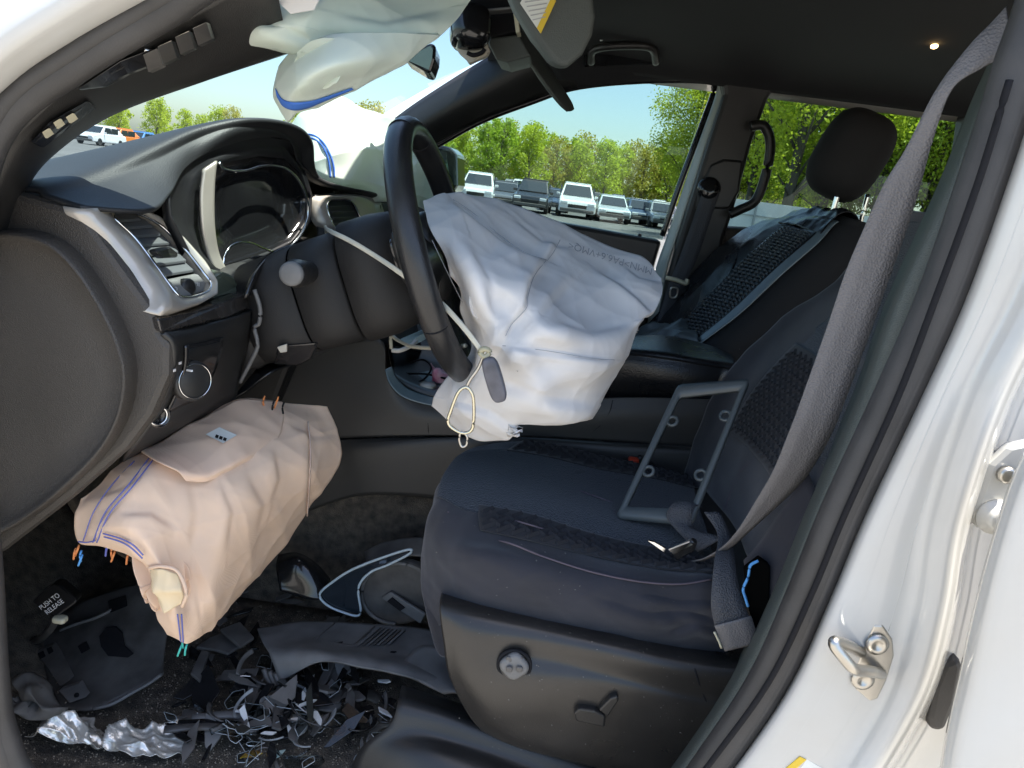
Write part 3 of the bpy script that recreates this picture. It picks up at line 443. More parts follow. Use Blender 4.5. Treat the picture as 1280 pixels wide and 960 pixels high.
# end of the dash
slab('dash_side', [(u, v, .105) for u, v in ((-70, 232), (22, 241), (102, 262), (128, 300), (160, 345), (186, 380), (197, 398), (200, 414), (213, 431), (212, 470), (190, 520), (160, 560), (90, 622), (0, 692), (-70, 730))], (0, .022, 0), PLG, da, .008)
ec = [(-70, 290), (0, 287), (40, 289), (75, 302), (108, 335), (138, 383), (158, 428), (166, 470), (158, 518), (133, 563), (88, 608), (40, 646), (0, 668), (-70, 700)]
e0 = np.array([P(u, v, .096) for u, v in ec]); cen = e0.mean(0); q0 = sm_(e0, 100)
cv = rings('end_cover', [q0+np.array([0, .03, 0]), q0, q0*.985+cen*.015+np.array([0, -.011, 0]), q0*.965+cen*.035+np.array([0, -.014, 0]), q0*.93+cen*.07+np.array([0, -.007, 0]), q0*.86+cen*.14+np.array([0, -.001, 0]), q0*.6+cen*.4+np.array([0, 0, 0])], PLG, da, cap=True)
slab('wood_strip', [(198, 398, .1), (240, 390, .18), (280, 378, .26), (309, 366, .33), (312, 386, .33), (285, 398, .26), (242, 409, .18), (203, 417, .1)], (-.02, .01, 0), mat('dark_wood', (.025, .022, .02), .25, coat=.6, bump=.6, scale=60, var=.5, vscale=40), da, .003)
slab('dash_cap', [(262, 350, .28), (280, 340, .30), (292, 344, .33), (300, 358, .34), (297, 368, .34), (268, 377, .28)], (-.05, .02, 0), mat('green_lit_cap', (.06, .075, .06), .35), da, .006)  # green light falling on the cap is put into its colour
lp = loft('lower_panel', [[(203, 417, .105), (242, 409, .18), (285, 398, .26), (313, 388, .33)], [(214, 432, .11), (250, 425, .18), (288, 415, .26), (312, 405, .33)], [(212, 472, .115), (245, 460, .19), (280, 450, .26), (306, 440, .33)], [(190, 522, .12), (225, 505, .19), (262, 490, .26), (298, 470, .33)], [(160, 562, .125), (205, 540, .19), (250, 517, .26), (294, 494, .33)], [(150, 580, .2), (195, 556, .26), (240, 530, .32), (290, 505, .38)]], PL, da, 26, 22, .006)[0]
hl = loft('light_switch_plate', None, SHINY, da, 16, 12, .003, S=lp, rng4=(1.05, 2.95, .3, 1.6), off=.005)[1]; tube('plate_edge', [lp.on(u, v, .011) for u, v in ((268, 429), (267, 440), (258, 464), (246, 486))], .0022, GREYP, da, 20, 6)
kp = lp.on(231, 474, .010); lathe('switch_knob', kp, (1, -.55, .15), [(.024, 0), (.024, .018), (.022, .020), (.019, .019), (.017, .020)], PL, da, 30); KA = frame((1, -.55, .15)); tube('knob_ring', [W(tuple(kp+KA[2]*.021+.0205*(KA[0]*math.cos(t)+KA[1]*math.sin(t)))) for t in np.linspace(0, 6.28, 16, endpoint=False)], .0006, CHR, da, 48, 6, True); box('knob_mark', lp.on(236, 463, .034), (.002, .002, .012), PRINT, da, 0, frame((1, -.5, .15)))
for i, (u, v) in enumerate(((217, 462), (224, 453), (232, 449), (238, 449), (244, 450), (243, 457))): slab('printed_mark', [lp.on(u, v, .016), lp.on(u+3, v-1, .016), lp.on(u+3, v+2, .016), lp.on(u, v+3, .016)], (-.0005, 0, 0), PRINT, da, 0)
BA = frame((1, -.6, .1)); bt = lathe('round_button', lp.on(198, 520, .003), (1, -.6, .1), [(.014, 0), (.014, .004), (.011, .006), (.010, .004)], SHINY, da, 24); tube('button_ring', [W(tuple(lp.on(198, 520, .012)+.0105*(BA[0]*math.cos(t)+BA[1]*math.sin(t)))) for t in np.linspace(0, 6.28, 14, endpoint=False)], .0012, CHR, bt, 40, 6, True)
slab('dash_body', [W((-.90, .16, 1.10)), W((-.55, .16, 1.10)), W((-.56, .16, .93)), W((-.70, .16, .84)), W((-.92, .16, .84))], (0, .20, 0), PL, da, .01)
slab('dash_body', [W((-.90, .36, 1.17)), W((-.56, .36, 1.12)), W((-.56, .36, .95)), W((-.92, .36, .9))], (0, .24, 0), PL, da, .01); slab('dash_body', [W((-.90, .62, 1.19)), W((-.42, .62, 1.18)), W((-.42, .62, 1.10)), W((-.5, .62, .85)), W((-.92, .62, .85))], (0, .86, 0), PL, da, .01)
# centre stack with its vents
cs = loft('centre_stack', [[(392, 244, .66), (405, 244, .69), (450, 247, .80), (480, 252, .92), (500, 262, 1.02)], [(396, 275, .66), (412, 280, .68), (450, 285, .78), (480, 292, .90), (500, 300, 1.0)], [(400, 330, .66), (425, 350, .67), (455, 360, .76), (490, 365, .88), (510, 370, 1.0)], [(430, 420, .66), (455, 425, .67), (480, 430, .74), (510, 435, .86), (530, 440, .98)]], DASH, da, 20, 20, .006)[0]
co = [(396, 249), (405, 245), (440, 243), (470, 247), (478, 258), (478, 280), (430, 290), (410, 286), (400, 270)]; ch = [(409, 256), (414, 250), (434, 250), (443, 256), (452, 278), (448, 284), (420, 284), (414, 275), (410, 264)]
O2 = np.array([cs.on(u, v, .012) for u, v in co]); H2 = np.array([cs.on(u, v, .014) for u, v in ch]); v2 = rings('air_vent', [sm_(O2)+np.array([-.02, 0, 0]), sm_(O2), sm_(O2*.5+H2*.5)+np.array([.005, 0, .002]), sm_(H2)], SILV, da)
tube('chrome_trim', [W(tuple(p)) for p in H2], .002, CHR, v2, 60, 6, True); rings('vent_cavity', [sm_(H2)+np.array([-.003, 0, 0]), sm_(H2)+np.array([-.05, .01, 0])], SHINY, v2, cap=True)
for k in range(4): slab('slat', [cs.on(413+k*2, 258+k*7, .008), cs.on(441+k*3, 257+k*7, .008), cs.on(441+k*3, 260+k*7, .008), cs.on(413+k*2, 261+k*7, .008)], (-.02, 0, .004), PL, v2, .0006)
slab('display_screen', [cs.on(454, 252, .016), cs.on(476, 256, .016), cs.on(478, 276, .016), cs.on(460, 279, .016)], (-.008, .002, 0), SHINY, da, .001)
# ================================================================== steering column and wheel
TAU = R(21); CW = P(508, 150, .41)-.19*np.array([-math.sin(TAU), 0, math.cos(TAU)]); AX = np.array([math.cos(TAU), 0, math.sin(TAU)]); TV = np.array([-math.sin(TAU), 0, math.cos(TAU)]); YV = np.array([0, 1., 0])
def rrect(k, a, b, dz=0, n=48, e=.6):
    f = lambda x: math.copysign(abs(x)**e, x); return np.array([CW+AX*k+TV*(b*f(math.sin(t))+dz)+YV*a*f(math.cos(t)) for t in np.linspace(0, 2*math.pi, n, endpoint=False)])
COLM = mat('column_plastic', (.017, .016, .0155), .58, bump=.5, scale=900, var=.2, spec=.35); scol = T('steering_column', 'black steering column shroud with gap, between dashboard and wheel', 'steering column', CW-AX*.35)
rings('wheel_side_cover', [rrect(-.035, .04, .05, -.005), rrect(-.04, .07, .08, -.005), rrect(-.085, .085, .088, -.008), rrect(-.125, .084, .088, -.01), rrect(-.128, .078, .082, -.01)], COLM, scol, cap=True)
rings('shroud', [rrect(-.131, .072, .077, -.012), rrect(-.133, .078, .082, -.012), rrect(-.20, .078, .08, -.015), rrect(-.202, .076, .078, -.015)], COLM, scol, cap=True)
rings('shroud', [rrect(-.204, .076, .078, -.015), rrect(-.205, .078, .080, -.015), rrect(-.285, .078, .076, -.02), rrect(-.288, .074, .072, -.02)], COLM, scol, cap=True)
rings('boot', [rrect(-.286, .068, .07, -.02), rrect(-.31, .075, .08, -.02), rrect(-.32, .07, .075, -.02), rrect(-.345, .085, .09, -.02), rrect(-.40, .09, .095, -.03)], RUB, scol, cap=True)
loft('column_surround', [[(300, 372, .34), (312, 345, .36), (330, 322, .40), (365, 312, .46), (392, 318, .52)], [(306, 372, .31), (320, 340, .33), (342, 316, .38), (372, 306, .44), (400, 312, .50)], [(316, 372, .34), (327, 350, .36), (345, 328, .40), (370, 318, .46), (396, 324, .52)]], SHINY, scol, 10, 24, .003)
tube('broken_edge', [(318, 362, .32), (325, 385, .32), (324, 404, .32), (318, 410, .32), (322, 432, .32), (312, 455, .325), (300, 478, .33)], .003, GREYP, scol, 40, 6)
slab('bare_bracket', [(308, 362, .34), (317, 366, .34), (317, 392, .34), (304, 393, .34), (302, 388, .34), (308, 384, .34)], (0, .004, 0), SKIN, scol, .001); slab('bare_bracket', [(311, 402, .34), (316, 405, .34), (320, 424, .34), (313, 424, .34)], (0, .004, 0), SKIN, scol, .001)
slab('lower_cover', [(346, 433, .33), (398, 428, .34), (388, 448, .36), (372, 458, .37), (340, 455, .36)], (.0, .16, -.01), SHINY, scol, .004); slab('cover_tab', [(346, 434, .325), (358, 430, .325), (358, 440, .325), (350, 441, .325)], (0, .004, 0), SKIN, scol, .001)
loft('knee_brace', [[(290, 500, .36), (315, 470, .38), (330, 455, .42), (360, 452, .5)], [(310, 488, .36), (340, 465, .37), (365, 455, .42), (395, 440, .5)]], SHINY, scol, 8, 14, .004)
stl = tube('turn_stalk', [CW-AX*.175-YV*.06+TV*.022, CW-AX*.172-YV*.10+TV*.024, CW-AX*.168-YV*.132+TV*.026, CW-AX*.166-YV*.150+TV*.027], [.014, .017, .019, .016], PL, scol, 20, 18); lathe('stalk_end', CW-AX*.166-YV*.150+TV*.027, (.05, -1, .05), [(.016, -.002), (.0155, .004), (.012, .006)], GREYP, stl, 20)
sw = T('steering_wheel', 'black leather steering wheel with a split seam, seen nearly edge-on', 'steering wheel', CW-TV*.2)
RW = .178
tube('rim', [W(tuple(CW+RW*(math.cos(a)*TV+math.sin(a)*YV))) for a in np.linspace(0, 2*math.pi, 24, endpoint=False)], .0165, mat('rim_leather', (.018, .018, .019), .3, bump=.35, scale=500, kind='grain', var=.3, vscale=16), sw, 120, 16, True, (1.0, 1.12), tuple(AX))
for a0 in (-20, -116, 20, 116):
    c = CW+RW*(math.cos(R(a0))*TV+math.sin(R(a0))*YV); tg = -math.sin(R(a0))*TV+math.cos(R(a0))*YV
    lathe('rim_seam', c, tuple(tg), [(.0176, -.0008), (.0181, 0), (.0176, .0008)], INK, sw, 24)
hub = rings('hub', [rrect(.012, .055, .05), rrect(.0, .07, .065), rrect(-.03, .07, .065), rrect(-.036, .05, .05)], PL, sw, cap=True)
for s in (-1, 1):
    a = CW+YV*s*.06; b = CW+YV*s*RW*.98; loft('spoke', [[W(tuple(a+TV*.035-AX*.012)), W(tuple((a+b)/2+TV*.022-AX*.014)), W(tuple(b+TV*.02))], [W(tuple(a-TV*.005+AX*.006)), W(tuple((a+b)/2-TV*.002+AX*.004)), W(tuple(b))], [W(tuple(a-TV*.045-AX*.012)), W(tuple((a+b)/2-TV*.026-AX*.014)), W(tuple(b-TV*.022))]], PL, sw, 14, 14, .012)
loft('spoke', [[W(tuple(CW-TV*.05+YV*k*.05-AX*.01)) for k in (-1, 0, 1)], [W(tuple(CW-TV*.11+YV*k*.03-AX*.014)) for k in (-1, 0, 1)], [W(tuple(CW-TV*RW+YV*k*.05)) for k in (-1, 0, 1)]], SHINY, sw, 14, 10, .012)
pod = pillow('rear_button_pod', CW-YV*.105-AX*.026+TV*.012, (.024, .05, .075), PL, sw, np.array([AX, YV, TV])); pillow('rear_button', CW-YV*.112-AX*.037+TV*.014, (.01, .02, .05), SHINY, sw, np.array([AX, YV, TV]))
# ================================================================== airbags
def hem(S, l, w_, m, par, off=.0025, n=40, name='seam'): return tube(name, [S.on(u, v, off) for u, v in l], w_, m, par, n, 6)
db = T('driver_airbag', 'limp white airbag hanging out of the steering wheel hub', 'airbag', P(640, 540, .3))
SB, _ = loft('bag', [[(529, 254, .40), (560, 242, .44), (620, 251, .50), (690, 276, .52), (760, 306, .52), (806, 323, .50), (827, 345, .46)], [(538, 285, .33), (575, 285, .33), (635, 303, .38), (695, 325, .42), (750, 345, .43), (800, 356, .42), (829, 362, .43)], [(553, 318, .31), (588, 330, .27), (637, 350, .265), (690, 366, .33), (745, 385, .36), (792, 393, .37), (819, 386, .39)], [(570, 355, .32), (600, 375, .25), (640, 398, .26), (690, 410, .25), (735, 424, .29), (775, 424, .33), (798, 408, .37)], [(577, 388, .34), (605, 420, .28), (640, 438, .24), (680, 452, .26), (725, 458, .27), (762, 452, .31), (783, 440, .36)], [(586, 440, .36), (602, 465, .28), (635, 482, .27), (675, 490, .25), (712, 493, .28), (745, 486, .31), (768, 472, .36)], [(546, 488, .36), (582, 508, .30), (630, 518, .27), (672, 522, .28), (702, 525, .285), (735, 521, .31), (752, 508, .35)], [(538, 508, .37), (586, 548, .33), (634, 549, .30), (648, 534, .29), (692, 531, .30), (728, 527, .32), (741, 524, .35)]], BAG, db, 190, 180, 0, .0028, 24, 5, bag=.03, cre=[([(566, 249), (600, 275), (640, 305), (683, 325)], 9, .010), ([(683, 325), (664, 355), (658, 385), (632, 420), (600, 470)], 8, .008), ([(745, 335), (775, 352), (800, 372), (818, 390)], 8, .006), ([(700, 300), (684, 326)], 6, .005), ([(590, 300), (612, 345), (620, 400)], 16, .010), ([(628, 432), (690, 440), (768, 450)], 7, .006), ([(690, 395), (740, 412), (790, 402)], 14, .008), ([(610, 470), (680, 500), (745, 505)], 12, .008), ([(560, 500), (610, 515), (650, 540)], 8, .006), ([(640, 270), (680, 300), (720, 310)], 7, .004), ([(540, 300), (565, 345), (578, 385)], 6, .005), ([(720, 350), (690, 380), (670, 400)], 12, .006), ([(780, 330), (800, 345), (828, 352)], 6, .004)])
hem(SB, [(566, 249), (590, 265), (620, 290), (655, 315), (683, 325)], .0006, INKG, db); hem(SB, [(683, 325), (668, 345), (660, 370), (658, 385), (640, 405), (632, 420)], .0005, INKG, db); hem(SB, [(700, 300), (692, 315), (684, 326)], .0005, INKG, db); hem(SB, [(628, 432), (680, 438), (740, 448), (768, 450)], .0005, INKG, db)
hem(SB, [(540, 300), (560, 342), (578, 378)], .0005, INKG, db)
def tx(x, y): return SB.on(714+x*780-y*170, 303+x*250+y*760, .004)
text('printed_text', 'MMN>PA6.6+VMQ<', lambda x, y: tx(.064-x, y), .0155, INKG, db)
pb = T('passenger_airbag', 'big white airbag bulging over the far side of the dashboard, blue circle stitched on', 'airbag', P(450, 235, 1.0))
SP, _ = loft('bag', [[(362, 165, .80), (385, 140, .82), (425, 127, .92), (480, 148, 1.1), (530, 175, 1.3)], [(366, 185, .74), (395, 170, .74), (440, 160, .82), (490, 175, 1.0), (540, 200, 1.2)], [(376, 205, .72), (400, 200, .72), (450, 195, .78), (500, 205, .95), (545, 225, 1.15)], [(382, 224, .74), (410, 226, .73), (460, 232, .80), (505, 240, .95), (545, 250, 1.15)], [(386, 234, .80), (420, 242, .80), (470, 250, .86), (515, 256, 1.0), (550, 265, 1.15)]], BAGG, pb, 120, 120, 0, .010, 18, 3, bag=.04)
for k in (0, 5): hem(SP, [(376+k*.3, 172+k*.5), (388, 168+k*.8), (402-k*.4, 176+k*.6), (412-k*.8, 192), (417-k, 208), (418-k, 222)], .0018, BLUE, pb)
cb_ = T('curtain_airbag', 'pale curtain airbag hanging torn from the roof edge, blue stripe along its fold', 'airbag', P(420, 150, .12))
SC1, _ = loft('sheet', [[(285, -40, .16), (380, -60, .18), (460, -70, .22), (540, -70, .27), (640, -70, .32)], [(262, 22, .12), (340, 12, .10), (420, 16, .13), (500, 12, .18), (592, -5, .26)], [(284, 58, .135), (328, 50, .10), (400, 50, .12), (480, 50, .15), (566, 30, .22)], [(309, 56, .16), (352, 66, .14), (388, 72, .13), (455, 88, .15), (535, 55, .20)]], BAGG, cb_, 120, 120, .0015, .005, 20, 2, cre=[([(310, 20), (360, 40), (400, 60)], 12, .005), ([(420, 15), (480, 25), (560, 10)], 14, .005), ([(400, 40), (460, 60), (520, 50)], 12, .005)])
SC2, _ = loft('lower_fold', [[(379, 56, .14), (420, 44, .10), (480, 40, .12), (550, 44, .2)], [(354, 82, .14), (392, 80, .075), (450, 78, .09), (510, 73, .17)], [(343, 113, .145), (372, 108, .085), (415, 102, .095), (472, 97, .16)], [(349, 135, .145), (364, 128, .11), (395, 121, .115), (444, 111, .15)], [(358, 153, .145), (366, 146, .13), (385, 137, .135), (412, 127, .147)]], BAGG, cb_, 120, 110, 0, .0035, 22, 8, bag=.03)
ribbon('blue_stripe', [SC2.on(u, v, .003) for u, v in ((344, 110), (352, 123), (366, 128), (385, 127), (405, 122), (440, 110))], [SC2.on(u, v, .003) for u, v in ((346, 121), (354, 133), (368, 138), (386, 135), (405, 127), (442, 112))], BLUE, cb_, 40, .0005)
slab('fabric_tab', [(345, 0, .09), (402, -8, .09), (392, 12, .09), (363, 17, .09)], (0, .002, 0), BAG, cb_, 0)
kb = T('knee_airbag', 'deflated peach knee airbag with blue stitching drooping below the dashboard', 'airbag', P(235, 800, .14))
SK, _ = loft('bag', [[(101, 624, .14), (172, 568, .19), (240, 530, .26), (302, 501, .33), (360, 504, .38), (409, 508, .42)], [(91, 645, .13), (163, 600, .14), (230, 572, .185), (300, 545, .26), (370, 530, .34), (422, 540, .41)], [(97, 678, .13), (150, 645, .11), (222, 625, .145), (295, 598, .19), (368, 582, .28), (426, 578, .40)], [(131, 686, .13), (172, 672, .10), (225, 672, .135), (290, 657, .165), (345, 640, .25), (402, 615, .38)], [(180, 708, .125), (202, 712, .10), (232, 722, .13), (275, 714, .155), (320, 692, .24), (367, 668, .36)], [(200, 765, .13), (215, 762, .10), (238, 770, .125), (264, 764, .15), (292, 742, .22), (322, 720, .33)], [(210, 791, .14), (221, 798, .13), (234, 805, .13), (251, 795, .155), (266, 783, .2), (282, 768, .28)]], PEACH, kb, 170, 160, 0, .0026, 22, 12, bag=.05, cre=[([(385, 527), (389, 560), (388, 600), (384, 645)], 7, .0042), ([(310, 590), (332, 632), (322, 680)], 12, .0036), ([(238, 600), (246, 640), (240, 690)], 12, .0042), ([(275, 600), (292, 640), (285, 690)], 10, .0036), ([(245, 720), (248, 750), (252, 780)], 8, .0024), ([(345, 560), (352, 600), (340, 640)], 10, .0042), ([(150, 640), (190, 640), (222, 660)], 9, .0042), ([(130, 667), (165, 680), (182, 700)], 6, .0036), ([(120, 620), (150, 610), (180, 590)], 8, .0030), ([(360, 530), (395, 545), (415, 545)], 8, .0030)])
SF, _ = loft('torn_flap', [[(176, 566, .185), (240, 529, .25), (302, 500, .32), (352, 503, .365)], [(200, 578, .150), (245, 562, .198), (300, 538, .252), (355, 524, .33)], [(222, 590, .146), (256, 590, .170), (300, 572, .212), (345, 550, .288)], [(232, 601, .150), (258, 601, .17), (296, 586, .207), (328, 570, .253)]], mat('peach_flap', (.84, .62, .46), .8, bump=.35, scale=2600, kind='weave', trans=.2, var=.06), kb, 50, 50, .0015, .003, 26, 4)
lb = slab('care_label', [SF.on(u, v, .006) for u, v in ((257, 543), (274, 534), (296, 544), (279, 554))], (0, .0008, 0), PAPER, kb, 0); [slab('label_print', [SF.on(270+k*5, 543+k*1.8, .0075), SF.on(273.5+k*5, 544.3+k*1.8, .0075), SF.on(272+k*5, 548+k*1.8, .0075), SF.on(268.5+k*5, 546.5+k*1.8, .0075)], (0, .0004, 0), INK, lb, 0) for k in range(3)]
for l in ([(186, 573), (160, 607), (132, 640), (116, 678)], [(191, 575), (165, 609), (137, 642), (121, 678)], [(98, 677), (108, 678), (119, 676)], [(129, 667), (150, 673), (166, 681), (179, 694)], [(130, 671), (150, 677), (164, 685), (178, 698)], [(222, 768), (224, 785), (226, 802)], [(227, 768), (228, 785), (229, 803)]): hem(SK, l, .0009, BLUET, kb, .007, 24, 'stitching')
hem(SK, [(168, 576), (140, 606), (117, 640), (104, 676)], .0007, BLUET, kb, .007, 24, 'stitching')
hem(SK, [(385, 527), (388, 560), (387, 600), (384, 645)], .0012, mat('peach_seam', (.6, .45, .37), .8), kb, .003, 30)
for i, (u, v, m_) in enumerate(((96, 690, ORT), (92, 694, ORT), (99, 697, LBL), (100, 702, LBL), (132, 690, BLUET), (138, 692, ORT), (141, 697, ORT), (158, 700, ORT), (227, 805, TEAL), (224, 815, TEAL), (231, 814, TEAL), (328, 504, ORT), (345, 505, ORT), (340, 509, INK), (352, 512, INK))):
    y = .135 if u < 300 else .335; tube('loose_thread', [(u+3, v-9, y), (u+1, v-3, y-.004), (u-2+i % 3*2, v+5, y)], .0014, m_, kb, 10, 5)
loft('inner_flap', [[(185, 712, .108), (202, 711, .098), (221, 717, .1)], [(190, 735, .105), (208, 736, .094), (229, 741, .096)], [(203, 768, .108), (213, 762, .098), (226, 757, .1)]], mat('cream_nylon', (.70, .56, .36), .8, bump=.3, scale=1500), kb, 20, 20, .001, .004, 50, 3)
tube('flap_hem', [(186, 710, .105), (203, 708, .096), (222, 714, .096), (233, 740, .092), (228, 758, .096)], .0022, PEACH, kb, 30, 6)
# ================================================================== driver's seat
ds = T('driver_seat', 'dark blue-black cloth driver seat with embossed panels and black plastic side cover', 'car seat', (.1, .4, .45))
CR = [[(548, 782, .24), (600, 790, .20), (680, 792, .19), (760, 802, .19), (840, 818, .19), (915, 832, .2)], [(535, 735, .24), (588, 742, .185), (670, 752, .175), (750, 770, .175), (830, 788, .18), (905, 798, .19)], [(531, 695, .25), (583, 695, .185), (660, 712, .175), (740, 735, .175), (820, 755, .18), (905, 765, .185)], [(536, 655, .27), (588, 672, .215), (665, 690, .20), (745, 708, .20), (820, 722, .20), (898, 728, .20)], [(545, 627, .30), (585, 642, .26), (660, 657, .25), (740, 682, .25), (820, 700, .25), (893, 706, .25)], [(550, 606, .35), (590, 613, .33), (660, 623, .33), (740, 645, .33), (820, 660, .33), (882, 662, .33)], [(560, 588, .43), (602, 584, .43), (668, 592, .45), (740, 610, .47), (820, 625, .47), (872, 632, .47)], [(571, 574, .52), (617, 564, .54), (682, 572, .55), (750, 588, .55), (820, 600, .55), (867, 612, .55)], [(584, 569, .58), (642, 556, .6), (702, 562, .6), (760, 575, .6), (820, 588, .6), (862, 600, .6)], [(592, 605, .62), (648, 603, .64), (705, 607, .64), (760, 612, .64), (820, 622, .64), (862, 632, .64)]]
CR2 = []
for r_ in CR:
    p0 = P(*r_[0]); CR2.append([W((p0[0]+.07, p0[1], .72)), W((p0[0]+.012, p0[1], min(p0[2]-.05, .80)))]+r_)
SQ, _ = loft('cushion', CR2, FAB, ds, 150, 120, .004, .0012, 40, 3, cre=[([(800, 742), (850, 752), (905, 752)], 8, .006), ([(815, 768), (860, 765), (900, 778)], 7, .006), ([(835, 790), (870, 778), (905, 790)], 6, .005), ([(740, 745), (800, 765), (860, 775)], 9, .004)])
loft('centre_panel', None, MESHF, ds, 50, 60, .002, S=SQ, rng4=(4.05, 6.95, 2.1, 7), off=.003)
for a0, a1, b0 in ((3.35, 4.35, 3.2), (6.9, 7.75, 3.3)):
    loft('embossed_strip', None, EMB, ds, 24, 60, .002, S=SQ, rng4=(a0, a1, b0, 7), off=.0045)
    V, Fc = [], []
    G = SQ.grid(7, 34, a0+.06, a1-.06, b0+.05, 6.95); N = gnorm(G)
    for i in range(1, 6):
        for j in range(1, 33):
            if (i+j) % 2: continue
            c = G[i, j]+N[i, j]*.006; t = G[min(i+1, 6), j+(1 if i % 2 else -1)]-G[i-1, j-(1 if i % 2 else -1)]; t = t/np.linalg.norm(t)*.011; s = np.cross(N[i, j], t)*.28; h = N[i, j]*.0045; o = len(V)
            V += [c-t-s, c+t-s, c+t+s, c-t+s, c-t*.8+h, c+t*.8+h]; Fc += [(o, o+1, o+5, o+4), (o+2, o+3, o+4, o+5), (o+1, o+2, o+5), (o+3, o, o+4)]
    mk('embossed_pattern', V, Fc, EMB, ds, False)['kind'] = 'stuff'
def seam(S, l, w_=.0013, m=THREAD, par=None, off=.004): return tube('seam', [S.on(u, v, off+.002) for u, v in l], w_, m, par, 50, 5)
for l in ([(560, 640), (590, 643), (640, 650), (700, 668), (760, 686), (830, 702), (885, 708)], [(588, 680), (625, 676), (680, 696), (740, 715), (800, 727), (850, 730), (890, 724)], [(565, 583), (600, 578), (660, 594), (720, 612), (780, 632), (830, 640)], [(650, 565), (700, 570), (760, 583), (810, 594)]): seam(SQ, l, par=ds)
# side cover
SS, shield = loft('side_cover', [[(552, 742, .22), (600, 746, .22), (667, 760, .22), (760, 780, .22), (862, 800, .22), (960, 818, .22)], [(550, 750, .185), (592, 762, .17), (667, 778, .17), (760, 798, .17), (862, 820, .17), (960, 832, .17)], [(550, 764, .165), (590, 783, .15), (667, 797, .152), (760, 815, .152), (862, 838, .152), (960, 848, .152)], [(555, 800, .155), (592, 815, .143), (667, 820, .15), (760, 840, .152), (862, 866, .152), (960, 880, .152)], [(562, 842, .155), (600, 858, .14), (667, 852, .138), (760, 862, .146), (862, 884, .148), (960, 905, .148)], [(584, 888, .16), (620, 898, .145), (680, 900, .145), (760, 915, .15), (862, 940, .152), (960, 960, .152)], [(606, 914, .175), (642, 930, .162), (700, 945, .16), (770, 962, .165), (862, 985, .165), (960, 1010, .165)], [(612, 905, .22), (650, 925, .21), (705, 940, .21), (775, 955, .21), (862, 975, .21), (960, 1000, .21)]], mat('satin_black', (.026, .0235, .021), .3, bump=.35, scale=900, var=.2, vscale=14), ds, 60, 60, .004)
tube('panel_gap', [SS.on(u, v, .0005) for u, v in ((862, 806), (868, 835), (878, 865), (886, 884))], .0016, INK, shield, 30, 6)
dl = lathe('lumbar_dial', SS.on(643, 830, .001), (0, -1, .05), [(.0225, 0), (.0225, .004), (.019, .005), (.0185, .002)], INK, shield, 32); lathe('dial_knob', SS.on(643, 830, .004), (0, -1, .05), [(.0175, 0), (.0172, .006), (.014, .0085), (.004, .0075)], GREYP, dl, 48, .07)
for a in (45, 135, 225, 315): pillow('dial_dent', SS.on(643+9*math.cos(R(a)), 830+9*math.sin(R(a)), .0135), (.008, .004, .008), DARKP, dl)
slab('switch_recess', [SS.on(u, v, .0015) for u, v in ((712, 886), (722, 880), (742, 882), (762, 866), (773, 866), (777, 872), (764, 898), (756, 912), (714, 900))], (0, .004, 0), INK, shield, .001)
slab('seat_switch', [SS.on(u, v, .016) for u, v in ((717, 892), (724, 886), (744, 889), (757, 896), (756, 910), (720, 902))], (0, .013, 0), PL, shield, .0025); slab('recline_switch', [SS.on(u, v, .014) for u, v in ((748, 888), (763, 873), (772, 870), (774, 876), (760, 897))], (0, .011, 0), PL, shield, .0025)
slab('cover_slot', [SS.on(862, 803, .003), SS.on(900, 800, .003), SS.on(905, 808, .003), SS.on(868, 808, .003)], (0, .004, 0), INK, shield, 0)
# backrest
BR = [[(852, 612, .63), (876, 610, .56), (898, 630, .45), (920, 660, .33), (938, 700, .24), (962, 730, .17), (1000, 760, .18)], [(870, 548, .65), (893, 548, .585), (923, 562, .46), (950, 592, .34), (975, 630, .215), (1008, 655, .15), (1050, 670, .18)], [(906, 472, .665), (932, 478, .60), (965, 492, .48), (1000, 520, .355), (1033, 550, .215), (1070, 565, .145), (1115, 580, .18)], [(973, 403, .665), (998, 408, .61), (1030, 425, .49), (1065, 450, .365), (1097, 475, .22), (1132, 485, .145), (1175, 490, .18)], [(1048, 350, .66), (1068, 353, .61), (1096, 365, .49), (1130, 385, .365), (1158, 402, .225), (1192, 408, .15), (1232, 410, .18)], [(1092, 290, .64), (1112, 286, .6), (1140, 290, .49), (1172, 300, .37), (1200, 318, .25), (1228, 325, .18), (1262, 330, .2)], [(1112, 272, .63), (1130, 266, .59), (1155, 268, .49), (1186, 276, .38), (1215, 292, .27), (1245, 305, .2), (1275, 315, .22)], [(1150, 300, .63), (1165, 290, .59), (1190, 290, .49), (1220, 300, .38), (1250, 315, .27), (1280, 325, .2), (1310, 335, .22)]]
SBk, _ = loft('backrest', BR, FAB, ds, 90, 70, .006, .0012, 30, 6)
loft('mesh_panel', None, MESHF, ds, 50, 40, .002, S=SBk, rng4=(1.7, 5.3, 1.6, 4.6), off=.003)
loft('embossed_patch', None, EMB, ds, 40, 30, .002, S=SBk, rng4=(1.15, 2.75, 1.55, 3.6), off=.006)
V, Fc = [], []; G = SBk.grid(26, 22, 1.2, 2.7, 1.6, 3.55); N = gnorm(G)
for i in range(1, 25):
    for j in range(1, 21):
        if (i+j) % 2: continue
        c = G[i, j]+N[i, j]*.0075; t = G[i+1, j+(1 if i % 2 else -1)]-G[i-1, j-(1 if i % 2 else -1)]; t = t/np.linalg.norm(t)*.0085; s = np.cross(N[i, j], t)*.3; h = N[i, j]*.003; o = len(V)
        V += [c-t-s, c+t-s, c+t+s, c-t+s, c-t*.8+h, c+t*.8+h]; Fc += [(o, o+1, o+5, o+4), (o+2, o+3, o+4, o+5), (o+1, o+2, o+5), (o+3, o, o+4)]
mk('embossed_pattern', V, Fc, EMB, ds, False)['kind'] = 'stuff'
